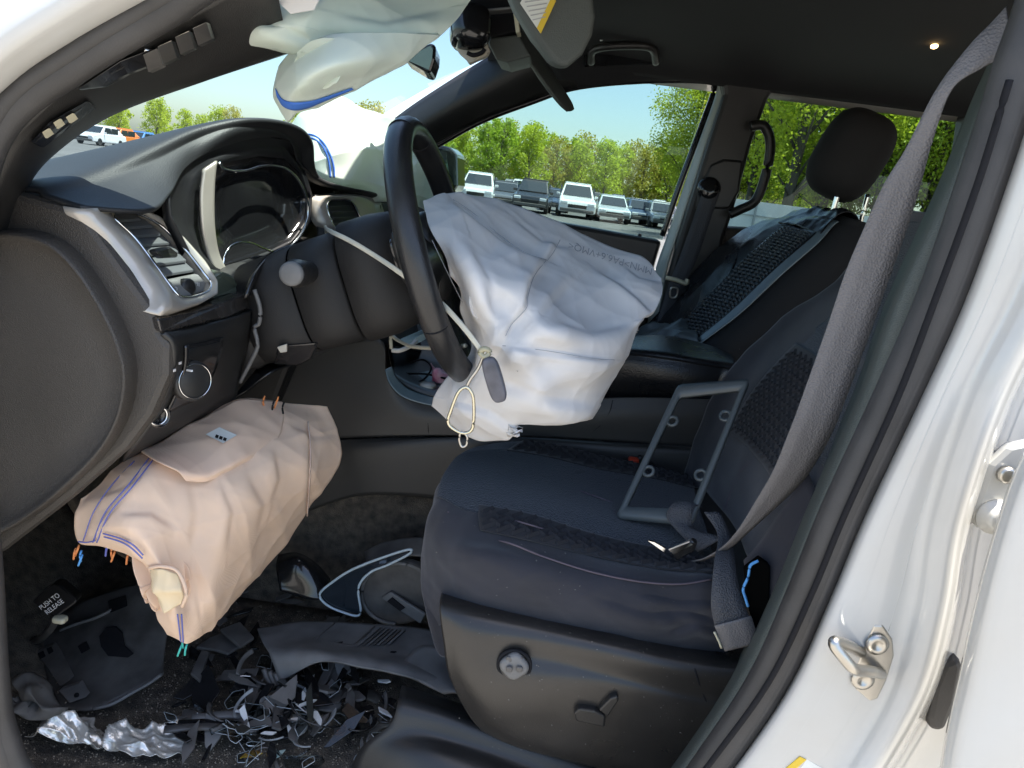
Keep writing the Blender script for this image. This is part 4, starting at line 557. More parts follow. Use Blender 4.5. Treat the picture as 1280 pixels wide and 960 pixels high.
for l in ([(905, 640), (920, 600), (935, 580), (955, 570)], [(925, 660), (945, 625), (965, 600)], [(1000, 420), (985, 450), (975, 480)]): seam(SBk, l, par=ds)
slab('seat_frame', [W((-.05, .24, .50)), W((.42, .24, .50)), W((.45, .24, .86)), W((-.05, .24, .76))], (0, .36, 0), PL, ds, .01)
loft('torn_bolster', [[(930, 700, .185), (948, 680, .18), (975, 640, .17), (1010, 590, .16)], [(940, 760, .17), (962, 742, .16), (1000, 690, .15), (1030, 640, .15)], [(950, 830, .17), (985, 790, .16), (1020, 740, .15), (1050, 680, .15)]], FAB, ds, 14, 16, .003)
slab('airbag_tear', [(931, 712, .158), (950, 698, .156), (963, 708, .155), (962, 770, .155), (948, 800, .155), (936, 760, .157)], (0, .01, 0), mat('void', (.004,)*3, 1, spec=0), ds, .002)
tube('blue_thread', [(948, 701, .152), (938, 707, .152), (935, 722, .152), (929, 736, .152), (932, 748, .152), (935, 758, .152)], .0018, LBL, ds, 30, 5)
pillow('buckle_red', P(792, 575, .62), (.02, .02, .008), RED, ds); slab('seat_buckle', [(790, 578, .63), (800, 570, .63), (830, 590, .63), (825, 610, .63)], (0, .02, 0), PL, ds, .004)
# ================================================================== belts
sb = T('seat_belt', 'grey seat belt running from the near pillar down across the driver seat', 'seat belt', P(925, 810, .17))
ribbon('shoulder_strap', [(1258, 8, .075), (1240, 28, .078), (1211, 58, .082), (1170, 113, .09), (1132, 186, .10), (1105, 230, .105), (1081, 283, .11), (1057, 340, .115), (1034, 408, .12), (998, 509, .125), (983, 548, .13), (968, 585, .14), (952, 614, .155), (915, 672, .19), (882, 697, .22), (853, 703, .25)],
       [(1264, 60, .062), (1252, 72, .064), (1226, 86, .070), (1190, 112, .078), (1166, 176, .09), (1151, 230, .098), (1133, 288, .105), (1108, 358, .112), (1084, 426, .117), (1051, 515, .122), (1038, 545, .127), (1022, 574, .137), (999, 606, .152), (941, 660, .185), (908, 688, .212), (864, 706, .245)], WEB, sb, 120)
ribbon('lap_strap', [(880, 640, .262), (897, 668, .235), (893, 700, .19), (890, 730, .165), (889, 760, .152), (896, 790, .146), (906, 812, .144)], [(900, 640, .262), (914, 672, .235), (919, 705, .19), (924, 735, .165), (933, 762, .152), (944, 785, .146), (948, 803, .144)], WEBD, sb, 50)
ribbon('stitched_end', [(893, 782, .144), (900, 800, .143), (906, 814, .143)], [(939, 770, .144), (945, 788, .143), (949, 804, .143)], WEB, sb, 12)
ribbon('belt_loop', [(872, 690, .25), (835, 650, .29), (838, 633, .30), (852, 626, .31), (868, 628, .31)], [(905, 672, .24), (868, 660, .28), (866, 640, .29), (870, 632, .30), (878, 634, .31)], WEBD, sb, 40)
tg_ = slab('tongue', [(838, 690, .225), (866, 677, .225), (872, 680, .225), (868, 690, .225), (845, 702, .225)], (0, .006, .004), SHINY, sb, .002); slab('tongue_blade', [(836, 688, .222), (862, 678, .222), (866, 681, .222), (842, 693, .222)], (0, .002, .001), CHR, tg_, 0); slab('tongue_blade', [(810, 676, .228), (818, 678, .228), (832, 686, .228), (830, 690, .228)], (0, .002, .001), CHR, tg_, 0)
tube('plastic_strip', [(893, 790, .142), (898, 800, .142), (902, 810, .142)], .0016, BEIGE, sb, 10, 5)
fb = T('far_seat_belt', 'dark seat belt hanging on the far pillar with cream stop and steel tongue', 'seat belt', P(840, 420, 1.38))
ribbon('strap', [(878, 240, 1.41), (866, 275, 1.40), (850, 320, 1.39), (838, 350, 1.38), (822, 400, 1.37), (810, 440, 1.36)], [(900, 240, 1.41), (888, 275, 1.40), (872, 322, 1.39), (858, 352, 1.38), (842, 402, 1.37), (830, 440, 1.36)], WEBD, fb, 30)
tube('belt_stop', [(832, 347, 1.37), (845, 350, 1.365), (857, 354, 1.365), (860, 349, 1.365)], .0065, BEIGE, fb, 20, 8); tube('steel_tongue', [(839, 360, 1.365), (847, 361, 1.365), (845, 371, 1.365), (838, 371, 1.365)], .003, STEEL, fb, 30, 6, True)
# ================================================================== passenger seat
ps = T('passenger_seat', 'black passenger seat with upright headrest on chrome posts', 'car seat', (.35, 1.2, .45))
PR = [[(786, 432, 1.43), (815, 430, 1.3), (842, 433, 1.15), (868, 437, 1.0), (892, 446, .955), (918, 456, .97)], [(838, 378, 1.43), (860, 380, 1.3), (887, 385, 1.15), (922, 395, 1.0), (952, 408, .955), (990, 418, .97)], [(884, 327, 1.43), (905, 330, 1.3), (937, 335, 1.15), (975, 345, 1.0), (1012, 357, .955), (1052, 370, .97)], [(930, 290, 1.41), (950, 290, 1.3), (982, 295, 1.15), (1020, 306, 1.0), (1056, 316, .96), (1094, 328, .98)], [(975, 275, 1.38), (995, 273, 1.28), (1018, 275, 1.15), (1046, 281, 1.02), (1072, 286, .99), (1102, 294, 1.0)], [(1000, 280, 1.38), (1017, 277, 1.28), (1040, 280, 1.15), (1066, 287, 1.02), (1092, 295, 1.0), (1118, 305, 1.02)], [(1000, 420, 1.38), (1020, 420, 1.28), (1045, 420, 1.15), (1070, 420, 1.02), (1095, 420, 1.0), (1120, 420, 1.02)]]
PSf, _ = loft('backrest', PR, mat('black_cloth', (.012, .012, .013), .9, bump=.5, scale=1500), ps, 70, 60, .006)
loft('cushion', [[W((x, y, z)) for y, z in ((.96, .7), (.98, .84), (1.1, .87), (1.3, .87), (1.42, .84), (1.44, .7))] for x in (-.12, -.08, .1, .42)], mat('black_cloth', (.02,)*3), ps, 20, 24, .01)
hd = np.array([[.90, -.30, -.31], [.32, .95, .0], [.30, -.10, .95]]); pillow('headrest', P(1062, 196, 1.2), (.16, .29, .205), mat('black_cloth', (.012,)*3), ps, hd, .68, 30)
for u, y in ((1050, 1.12), (1088, 1.28)): tube('headrest_post', [P(u-3, 243, y), P(u-10, 268, y), P(u-14, 290, y)], .006, CHR, ps, 14, 12)
jk = T('leather_seat_jacket', 'shiny black leather jacket with quilted panel draped over the passenger seat back', 'jacket', P(850, 430, 1.1))
loft('leather_panel', None, LEATH, jk, 60, 30, .002, .0025, 24, 9, S=PSf, rng4=(.05, 4.7, .05, 2.0), off=.006)
loft('quilted_panel', None, LEATH, jk, 60, 20, .002, S=PSf, rng4=(.05, 3.3, 1.75, 2.85), off=.010)
G = PSf.grid(40, 14, .1, 3.25, 1.8, 2.8); N = gnorm(G); V, Fc = [], []
for i in range(1, 39):
    for j in range(13):
        z = .5*((j % 2)*2-1); c0 = G[i, j]+(G[i+1, j]-G[i, j])*(-z*.5)+N[i, j]*.013; c1 = G[i, j+1]+(G[i+1, j+1]-G[i, j+1])*(z*.5)+N[i, j+1]*.013; t = (G[i+1, j]-G[i, j])*.24; h = N[i, j]*.005; o = len(V)
        V += [c0-t, c1-t, c1+t, c0+t, c0+h, c1+h]; Fc += [(o, o+1, o+5, o+4), (o+2, o+3, o+4, o+5), (o+1, o+2, o+5), (o+3, o, o+4)]
mk('quilting', V, Fc, mat('quilt_leather', (.05, .052, .055), .35), jk, True)['kind'] = 'stuff'
loft('piping', None, mat('edge_leather', (.16, .20, .22), .3, bump=.4, scale=300), jk, 60, 8, .003, S=PSf, rng4=(.0, 4.0, 2.82, 3.12), off=.009)
loft('shoulder_fold', None, LEATH, jk, 30, 30, .002, .004, 30, 5, S=PSf, rng4=(3.3, 5.0, 1.4, 3.0), off=.012)
loft('sleeve', [[(790, 424, 1.30), (815, 408, 1.28), (845, 405, 1.2), (868, 410, 1.1)], [(795, 430, 1.15), (820, 418, 1.12), (848, 415, 1.05), (872, 420, 1.0)], [(800, 434, 1.1), (825, 430, 1.05), (850, 428, 1.0), (875, 432, .97)]], mat('grey_leather', (.07, .085, .09), .35, bump=.5, scale=300), jk, 40, 40, .002, .006, 40, 11)
for l in ([(1008, 275), (1000, 288), (993, 300), (990, 312)], [(985, 277), (970, 290), (962, 300)], [(925, 300), (920, 325), (905, 355), (880, 375)]): seam(PSf, l, .003, LEATH, jk, .018)
rs = T('rear_seat', 'black rear bench backrest and headrest behind the driver seat', 'car seat', (1.2, .5, .5))
loft('backrest', [[W((x, y, z)) for y in (.12, .2, .7, 1.2, 1.44)] for x, z in ((1.1, .8), (1.3, 1.1), (1.42, 1.28), (1.5, 1.3), (1.55, .8))], mat('black_cloth', (.012,)*3), rs, 16, 16, .01); loft('cushion', [[W((x, y, z)) for y in (.12, .5, 1.0, 1.44)] for x, z in ((.72, .6), (.7, .78), (.8, .84), (1.25, .80))], mat('black_cloth', (.012,)*3), rs, 14, 14, .01)
pillow('headrest', (1.5, .42, 1.39), (.1, .26, .17), mat('black_cloth', (.012,)*3), rs)
# ================================================================== console
co_ = T('centre_console', 'black centre console with padded leather armrest between the seats', 'console', (.1, .8, .5))
loft('armrest', [[(770, 425, .98), (835, 424, .98), (885, 434, .98), (914, 444, .96)], [(772, 421, .86), (832, 421, .86), (882, 432, .86), (915, 444, .85)], [(766, 432, .72), (830, 438, .70), (882, 447, .70), (918, 452, .72)], [(762, 445, .69), (830, 452, .675), (882, 460, .675), (920, 462, .69)], [(757, 468, .69), (830, 477, .67), (882, 482, .67), (920, 482, .69)], [(752, 500, .70), (830, 506, .69), (877, 510, .69), (920, 508, .7)]], LEATH, co_, 40, 40, .004)
tube('stitched_seam', [(764, 441, .686), (800, 444, .68), (840, 449, .672), (882, 456, .671), (914, 460, .682)], .002, INK, co_, 40, 6)
US, _ = loft('side_panel', [[(300, 440, .67), (345, 440, .67), (420, 430, .67), (476, 425, .67), (484, 470, .66), (508, 498, .66), (560, 508, .66), (660, 512, .66), (760, 497, .66), (930, 500, .67)], [(290, 500, .66), (345, 492, .66), (415, 490, .66), (460, 500, .655), (490, 512, .652), (520, 520, .65), (580, 525, .65), (665, 528, .65), (760, 520, .65), (930, 525, .66)], [(280, 560, .66), (345, 552, .66), (410, 548, .655), (455, 546, .65), (490, 545, .65), (530, 544, .65), (590, 544, .65), (670, 545, .65), (760, 550, .65), (930, 560, .66)]], mat('console_plastic', (.045, .043, .040), .45, bump=.4, scale=800, var=.15), co_, 30, 50, .004)
loft('lower_panel', [[(280, 562, .665), (410, 551, .66), (455, 549, .655), (560, 547, .655), (670, 548, .655), (760, 553, .655), (930, 563, .66)], [(280, 600, .66), (410, 575, .65), (455, 565, .64), (560, 556, .64), (670, 560, .64), (760, 568, .64), (930, 580, .65)], [(280, 680, .66), (410, 630, .65), (470, 618, .64), (560, 625, .64), (670, 640, .64), (760, 650, .64), (930, 660, .65)]], mat('console_plastic', (0,)*3), co_, 24, 40, .004)
tube('panel_gap', [US.on(u, v, .001) for u, v in ((534, 512), (535, 528), (536, 543))], .0012, INK, co_, 12, 5); tube('panel_gap', [US.on(u, v, .001) for u, v in ((766, 500), (762, 515), (752, 530), (735, 543))], .0012, INK, co_, 16, 5)
loft('tray_rim', [[(481, 462, .655), (487, 480, .648), (505, 497, .645), (545, 508, .645), (600, 512, .65)], [(489, 458, .66), (496, 474, .66), (513, 488, .66), (548, 498, .66), (600, 500, .66)]], mat('rim_gloss', (.10, .15, .18), .2, coat=.6), co_, 8, 24, .004)
loft('tray', [[(480, 400, 1.0), (520, 400, 1.0), (580, 400, 1.0), (640, 410, 1.0)], [(486, 440, .92), (520, 450, .92), (570, 460, .92), (640, 465, .92)], [(492, 470, .70), (512, 485, .67), (548, 496, .66), (640, 505, .66)]], mat('tray_plastic', (.05, .06, .065), .3), co_, 14, 20, .004)
slab('shifter_plate', [(512, 468, .80), (540, 462, .84), (566, 474, .80), (560, 492, .70), (528, 490, .70)], (0, 0, -.004), mat('plate_silver', (.30, .36, .38), .3, metal=.6), co_, .003); pillow('shift_knob', P(534, 484, .72), (.035, .03, .018), SILV, co_)
pkt = T('pink_packet', 'crumpled pink and white packet lying in the console tray', 'packet', P(552, 475, .78)); loft('wrap', [[(541, 452, .80), (550, 460, .81), (560, 458, .82)], [(543, 466, .765), (552, 468, .75), (564, 468, .77)], [(543, 476, .76), (556, 478, .75), (566, 477, .76)]], PINK, pkt, 20, 20, .002, .006, 60, 2)
for i, l in enumerate(([(486, 466, .80), (510, 467, .78), (535, 468, .76), (560, 474, .74)], [(515, 452, .82), (530, 450, .80), (539, 460, .77), (530, 474, .75), (514, 481, .73)], [(514, 482, .72), (520, 490, .71), (534, 497, .69), (545, 496, .69)])): tag(tube('charging_cable', l, .0022, INK, None, 40, 6), 'thin black charging cable looped in the console tray', 'cable', 'cables in the console tray')
for i, l in enumerate((((500, 424, .72), (528, 412, .78), (530, 418, .78), (505, 430, .72)), ((508, 428, .70), (530, 416, .74), (532, 424, .74), (514, 434, .70)))): tag(slab('paper_sheet', l, (0, .03, -.003), mat('paper_blue', (.40, .56, .60), .4), None, .001), ('pale blue papers sticking out below the steering column'), 'paper', 'papers below the column')
# ================================================================== ties, keys, plate frame
zt = T('cable_tie', 'long white plastic tie strung from the centre vent past the wheel rim to the key', 'cable tie', P(604, 440, .24))
ribbon('strap', [(406, 283, .5), (415, 287, .34), (440, 299, .30), (470, 317, .285), (500, 337, .255), (530, 360, .262), (555, 378, .25), (580, 405, .23), (598, 428, .222), (606, 440, .222)], [(406, 287, .5), (413, 292, .34), (437, 304, .30), (467, 322, .285), (498, 343, .255), (528, 366, .262), (552, 384, .25), (576, 410, .23), (594, 433, .222), (602, 444, .222)], ZIP, zt, 70, .0015)
tube('loop', [(407, 283, .5), (408, 292, .52), (413, 300, .53), (420, 296, .53), (414, 288, .5)], .0025, ZIP, zt, 30, 6); tube('knot', [(600, 440, .22), (606, 436, .218), (612, 440, .22), (606, 446, .218)], .0035, mat('clear_tie', (.55, .52, .36), .3, trans=.3), zt, 24, 8, True)
tag(tube('loose_string', [(489, 436, .56), (489, 420, .56), (497, 425, .54), (515, 433, .50), (545, 435, .46), (575, 433, .40), (582, 432, .38)], .0032, ZIP, None, 50, 8), 'white cord looped below the steering column', 'cord')
tag(tube('loose_string', [(490, 438, .58), (500, 438, .58), (514, 432, .6), (520, 426, .62)], .004, WPL, None, 30, 8), 'short white cord end beside the blue papers', 'cord')
cbn = T('carabiner', 'steel carabiner hanging from the wheel with a chain link below', 'carabiner', P(580, 555, .22))
tube('gate_bar', [(604, 446, .222), (598, 460, .222), (588, 474, .222), (582, 486, .222)], .0022, STEEL, cbn, 20, 8); tube('body', [(581, 484, .22), (572, 492, .22), (563, 515, .22), (560, 526, .22), (564, 534, .22), (577, 541, .22), (588, 539, .22), (592, 528, .22), (592, 500, .22), (588, 488, .22)], .0021, mat('brass_steel', (.62, .58, .44), .25, metal=.9), cbn, 90, 8, True); tube('link', [(577, 540, .22), (574, 548, .22), (577, 558, .22), (583, 556, .22), (584, 546, .22)], .0017, STEEL, cbn, 40, 8, True)
kf = T('key_fob', 'worn dark grey key fob hanging beside the carabiner', 'key fob', P(625, 505, .2)); A_ = frame((0, -1, .1)); d_ = P(627, 500, .215)-P(612, 448, .215); ln = np.linalg.norm(d_); d_ /= ln
pillow('shell', (P(627, 503, .215)+P(609, 446, .215))/2, (.022, .012, ln*1.08), mat('worn_plastic', (.05, .05, .06), .4, bump=.8, scale=60, var=.6, vscale=30, col2=(.15, .15, .18)), kf, np.array([np.cross([0, 1, 0], d_), [0, 1, 0], d_]), .6)
pf = T('plate_frame', 'empty grey licence plate frame leaning against the driver seat back', 'plate frame', P(820, 655, .33))
q = [P(770, 648, .33), P(865, 657, .29), P(938, 475, .42), P(848, 482, .46)]; nrm = np.cross(q[1]-q[0], q[3]-q[0]); nrm /= np.linalg.norm(nrm); nrm *= np.sign(nrm@(CAM-q[0]))
ex = (q[1]-q[0])/np.linalg.norm(q[1]-q[0]); cen = sum(q)/4; qi = [p+(cen-p)/np.linalg.norm(cen-p)*.023 for p in q]; PFM = mat('frame_plastic', (.085, .10, .105), .4)
def rnd(c, k=.007):
    o = []
    for i in range(4):
        a = (c[i-1]-c[i])/np.linalg.norm(c[i-1]-c[i]); b = (c[(i+1) % 4]-c[i])/np.linalg.norm(c[(i+1) % 4]-c[i]); o += [c[i]+a*k, c[i]+(a+b)*k*.29, c[i]+b*k]
    return np.array(o)
a_, b_ = rnd(q), rnd(qi, .004); rings('frame', [a_-nrm*.003, a_+nrm*.004, a_*.7+b_*.3+nrm*.006, b_+nrm*.003, b_-nrm*.003, a_-nrm*.003], PFM, pf)
for (i, j), k in (((0, 3), .32), ((0, 3), .78), ((1, 2), .28), ((1, 2), .78)):
    c = qi[i]*(1-k)+qi[j]*k; iw = ex if i == 0 else -ex; A = frame(nrm); tube('screw_tab', [W(tuple(c+iw*.006+.0075*(A[0]*math.cos(t)+A[1]*math.sin(t)))) for t in np.linspace(0, 6.28, 10, endpoint=False)], .0027, PFM, pf, 24, 6, True)
# ================================================================== overhead: visors, mirror
v1 = T('sun_visor', 'grey sun visor with white and yellow warning label, folded down', 'sun visor', P(700, 80, .5)); SVm = mat('visor_vinyl', (.075, .085, .080), .6, bump=.5, scale=500, kind='grain', var=.1)
slab('panel', [(628, -30, .50), (646, 12, .50), (668, 48, .50), (690, 76, .50), (700, 84, .50), (712, 83, .50), (730, 68, .50), (742, 44, .50), (746, 20, .50), (742, -10, .50), (720, -60, .50), (640, -60, .50)], (-.01, .03, 0), SVm, v1, .009, seg=4)
wl = slab('warning_label', [(650, 4, .497), (666, -25, .497), (700, -20, .497), (692, 6, .497), (675, 41, .497)], (0, .001, 0), PAPER, v1, 0); slab('yellow_band', [(690, -5, .496), (695, 1, .496), (676, 42, .496), (671, 35, .496)], (0, .0008, 0), YEL, wl, 0)
for k in range(5): slab('print_line', [(656+k*2.4, 2+k*5.6, .4958), (684-k*.5, -2+k*5.6, .4958), (684-k*.5, -.8+k*5.6, .4958), (656+k*2.4, 3.2+k*5.6, .4958)], (0, .0004, 0), INKG, wl, 0)
v2_ = T('sun_visor', 'thin black sun visor seen edge-on, hanging below the labelled visor', 'sun visor', P(714, 138, .95))
loft('panel', [[(640, 42, .95), (652, 40, .99), (662, 48, 1.05)], [(660, 72, .93), (672, 70, .98), (680, 74, 1.04)], [(682, 104, .93), (694, 102, .98), (700, 104, 1.04)], [(700, 128, .95), (710, 124, .99), (714, 126, 1.04)], [(710, 139, .97), (716, 138, .99), (718, 136, 1.02)]], SVm, v2_, 40, 16, 0, bag=.012)
ovh = T('overhead_console', 'broken overhead console with black sensor housing and torn tan backing', 'overhead console', P(600, 70, .8))
slab('open_housing', [(575, -20, .84), (640, -20, .84), (648, 40, .84), (612, 46, .84), (600, 20, .84)], (0, .1, 0), INK, ovh, .004); slab('trim_edge', [(596, 12, .80), (640, 8, .80), (640, 11, .80), (597, 15, .80)], (0, .03, 0), GREYP, ovh, .001); slab('side_plate', [(641, 12, .80), (646, 14, .80), (650, 40, .80), (645, 41, .80)], (0, .04, 0), BEIGE, ovh, .001)
pillow('sensor_cover', P(588, 36, .80), (.075, .08, .085), SHINY, ovh, frame((.3, -1, .2)), .7); slab('tan_backing', [(570, 54, .79), (592, 56, .79), (604, 42, .79), (612, 62, .79), (608, 70, .79), (594, 76, .79), (586, 80, .79), (582, 74, .79), (573, 66, .79)], (0, .02, 0), SKIN, ovh, .002)
tube('dark_gap', [(584, 66, .786), (592, 69, .786), (602, 66, .786), (606, 61, .786)], .004, INK, ovh, 20, 6); slab('lower_panel', [(612, 47, .85), (648, 43, .85), (664, 70, .85), (634, 78, .85), (620, 74, .85), (610, 54, .85)], (0, .12, 0), SVm, ovh, .004)
rm = T('rearview_mirror', 'dark rear-view mirror poking out below the curtain airbag', 'mirror', P(528, 90, .78)); slab('housing', [(504, 74, .78), (520, 62, .78), (540, 53, .78), (545, 58, .78), (544, 74, .78), (538, 92, .78), (530, 90, .78)], (-.01, .10, 0), SHINY, rm, .006); slab('glass', [(508, 75, .776), (520, 66, .776), (538, 57, .776), (541, 62, .776), (540, 74, .776), (536, 87, .776)], (0, .002, 0), mat('mirror_tint', (.16, .17, .14), .05, metal=.9), rm, 0); tube('stem', [P(528, 70, .84), P(520, 40, .84), W((-.22, .86, 1.655))], .01, PL, rm, 14, 10)
# ================================================================== wreckage in the footwell
def fl(u, v, z=.45): return PZ(u, v, z)
kp_ = T('broken_bolster', 'dark dusty broken underdash panel with a six-sided hole lying in the footwell', 'plastic panel', P(130, 880, .28))
SKP = Surf([[(60, 772, .42), (120, 745, .44), (180, 728, .46), (225, 735, .47)], [(50, 805, .36), (110, 785, .38), (170, 770, .40), (212, 775, .41)], [(60, 848, .30), (110, 840, .31), (160, 830, .33), (205, 825, .35)], [(75, 885, .25), (115, 888, .25), (160, 868, .28), (204, 842, .32)]])
loft('sheet', None, mat('dusty_plastic', (.075, .071, .067), .55, bump=.3, scale=200, var=.5, vscale=20), kp_, 30, 30, .004, .002, 20, 3, S=SKP)
slab('hole', [SKP.on(u, v, .009) for u, v in ((124, 795), (132, 785), (144, 784), (152, 792), (155, 808), (166, 818), (160, 822), (135, 820), (126, 808))], (0, .003, 0), INK, kp_, 0); slab('hole', [SKP.on(u, v, .009) for u, v in ((97, 808), (107, 803), (111, 812), (102, 817))], (0, .003, 0), INK, kp_, 0); slab('hole', [SKP.on(u, v, .009) for u, v in ((135, 752), (156, 745), (158, 758), (138, 766))], (0, .003, 0), INK, kp_, 0)
tube('edge_lip', [SKP.on(u, v, .004) for u, v in ((117, 886), (140, 880), (165, 866), (185, 855), (202, 843))], .003, GREYP, kp_, 20, 6); tube('edge_lip', [SKP.on(u, v, .006) for u, v in ((75, 788), (95, 780), (120, 772), (140, 762))], .003, GREYP, kp_, 20, 6)
slab('bracket', [SKP.on(u, v, .012) for u, v in ((44, 816), (64, 806), (72, 818), (88, 850), (74, 860), (60, 838))], (0, .012, 0), DARKP, kp_, .003); slab('bracket_foot', [SKP.on(u, v, .02) for u, v in ((72, 864), (98, 855), (108, 872), (86, 880))], (0, .012, 0), GREYP, kp_, .003)
lathe('bolt_hole', SKP.on(96, 869, .022), (0, -1, .5), [(.004, 0), (.004, .001), (.001, .0012)], INK, kp_, 14); slab('slot', [SKP.on(u, v, .014) for u, v in ((47, 817), (53, 814), (56, 821), (50, 824))], (0, .002, 0), INK, kp_, 0); slab('slot', [SKP.on(u, v, .014) for u, v in ((58, 811), (63, 809), (66, 815), (61, 818))], (0, .002, 0), INK, kp_, 0)
pp = T('brake_release_pad', 'black pedal pad printed PUSH TO RELEASE on a folded arm', 'pedal', P(70, 780, .28)); S0 = Surf([[(40, 750, .27), (66, 730, .28)], [(66, 770, .25), (95, 748, .26)]])
slab('pad', [P(41, 750, .272), P(66, 730, .28), P(75, 731, .28), P(95, 748, .262), P(95, 754, .26), P(70, 772, .25), P(64, 770, .25), P(41, 755, .27)], (-.01, .028, -.008), mat('pad_rubber', (.02, .018, .017), .5), pp, .004)
o_, xd, yd = P(69, 751, .2595), P(95, 731.5, .2595)-P(69, 751, .2595), P(57, 738, .2595)-P(69, 751, .2595); xd /= np.linalg.norm(xd); yd /= np.linalg.norm(yd)
text('printed_text', 'PUSH TO\nRELEASE', lambda x, y: o_+xd*x+yd*(y+.001)+np.array([0, -.008, 0]), .0105, PRINT, pp); tube('arm', [P(72, 770, .27), P(60, 790, .3), P(40, 800, .36), P(10, 770, .45)], .006, DARKP, pp, 20, 8); pillow('pin', P(75, 774, .25), (.02, .015, .01), BEIGE, pp)
dc = T('air_duct_piece', 'dusty grey curved duct piece lying by the door sill', 'duct', P(60, 885, .2)); loft('shell', [[(14, 850, .20), (30, 842, .21), (45, 843, .22), (58, 852, .23)], [(20, 864, .18), (36, 860, .18), (52, 866, .19), (70, 872, .2)], [(26, 875, .18), (40, 878, .17), (58, 884, .17), (84, 886, .19)]], mat('dusty_grey', (.10, .095, .088), .7, var=.3, vscale=30), dc, 18, 18, 0, .004, 40, 2, bag=.03)
tr = T('trim_tray', 'long grey ribbed trim piece resting across the footwell beside the seat', 'trim piece', P(440, 860, .38)); STt = Surf([[(322, 786, .44), (372, 778, .47), (430, 778, .48), (490, 782, .48), (556, 790, .47)], [(328, 800, .40), (380, 800, .41), (440, 806, .41), (500, 818, .40), (552, 828, .39)], [(338, 820, .36), (395, 815, .36), (445, 822, .36), (500, 832, .35), (560, 850, .34)], [(350, 852, .345), (400, 828, .345), (450, 835, .34), (505, 845, .33), (566, 866, .32)]])
loft('shell', None, GREYP, tr, 40, 50, .004, .0015, 30, 6, S=STt)
for k in range(7): slab('rib', [STt.on(446+k*6.5, 808-k*.5, .001), STt.on(474+k*5, 784+k*.6, .001), STt.on(477+k*5, 784.5+k*.6, .001), STt.on(449+k*6.5, 808-k*.4, .001)], (0, -.008, .006), DARKP if k % 2 else GREYP, tr, 0)
for l in ([(394, 800), (418, 780)], [(392, 800), (440, 808)], [(440, 808), (468, 784)]): tube('fold_line', [STt.on(u, v, .002) for u, v in l], .0025, DARKP, tr, 8, 6)
for l in ([(417, 803), (432, 801), (428, 807), (414, 807)], [(488, 812), (504, 811), (500, 818), (484, 818)]): slab('slot', [STt.on(u, v, .003) for u, v in l], (0, .001, 0), INK, tr, 0)
loft('smooth_end', [[(496, 838, .36), (525, 808, .40), (560, 812, .40)], [(520, 850, .33), (545, 840, .35), (568, 842, .36)], [(555, 868, .31), (565, 866, .31), (572, 866, .31)]], GREYP, tr, 12, 12, .004)
for k in range(3): tube('bellows', [P(330+k*7, 836+k*3, .36-k*.004), P(336+k*7, 850+k*3, .35-k*.004), P(346+k*6, 858+k*2, .345-k*.004)], .005, DARKP, tr, 12, 8)
ln_ = T('clear_lens', 'glossy clear lens strip with bright edges lying before the seat', 'lens', P(440, 765, .5)); lc = [(400, 742), (415, 728), (440, 712), (475, 698), (510, 687), (512, 692), (485, 706), (462, 716), (448, 735), (450, 768), (425, 764), (406, 754)]
slab('lens', [(u, v, .50) for u, v in lc], (0, .012, -.004), mat('lens_plastic', (.015, .022, .03), .08, coat=1), ln_, .003); tube('bright_edge', [(u, v, .497) for u, v in lc], .0024, mat('lens_edge', (.55, .65, .70), .15), ln_, 90, 6, True)
rp = T('round_speaker_cover', 'black rounded cover with a clip strip, tilted against the seat front', 'cover', P(500, 780, .5)); slab('disc', [(452+44+46*math.cos(a), 742+40*math.sin(a), .52) for a in np.linspace(0, 6.28, 28, endpoint=False)], (.01, .02, 0), DARKP, rp, .006); tube('raised_edge', [(496+44*math.cos(a), 742+38*math.sin(a), .517) for a in np.linspace(1.6, 5.0, 14)], .004, GREYP, rp, 40, 6)
slab('clip_strip', [(476, 748, .512), (488, 740, .512), (532, 768, .50), (525, 780, .50)], (0, .006, 0), GREYP, rp, .002); slab('slot', [(484, 752, .508), (490, 747, .508), (506, 760, .502), (500, 764, .502)], (0, .002, 0), INK, rp, 0)
loft('top_flap', [[(456, 690, .56), (480, 678, .57), (520, 672, .57), (545, 676, .57)], [(458, 705, .53), (482, 700, .54), (515, 695, .54), (545, 700, .54)]], DARKP, rp, 10, 14, .004)
gc = T('curved_vent_cover', 'glossy black curved trim cover leaning on the carpet behind the knee airbag', 'trim piece', P(380, 745, .52)); loft('shell', [[(348, 694, .55), (372, 692, .56), (395, 705, .56), (412, 724, .56)], [(346, 710, .52), (370, 702, .52), (392, 716, .52), (412, 735, .53)], [(350, 738, .50), (372, 745, .50), (392, 750, .50), (410, 748, .51)]], SHINY, gc, 20, 20, .004)
fo = T('foil_sheet', 'crumpled silver and gold foil sheet lying by the door sill', 'foil', P(140, 945, .2)); 
loft('sheet', [[(68, 892, .21), (86, 884, .22), (112, 894, .235), (130, 910, .24), (150, 912, .225), (185, 912, .235), (228, 908, .25)], [(45, 905, .19), (78, 900, .19), (108, 910, .20), (128, 922, .21), (155, 924, .195), (190, 925, .205), (232, 922, .225)], [(30, 918, .17), (66, 924, .165), (100, 934, .175), (130, 940, .185), (158, 940, .175), (190, 946, .18), (226, 945, .20)]], FOIL, fo, 60, 90, .0008, .010, 60, 5)
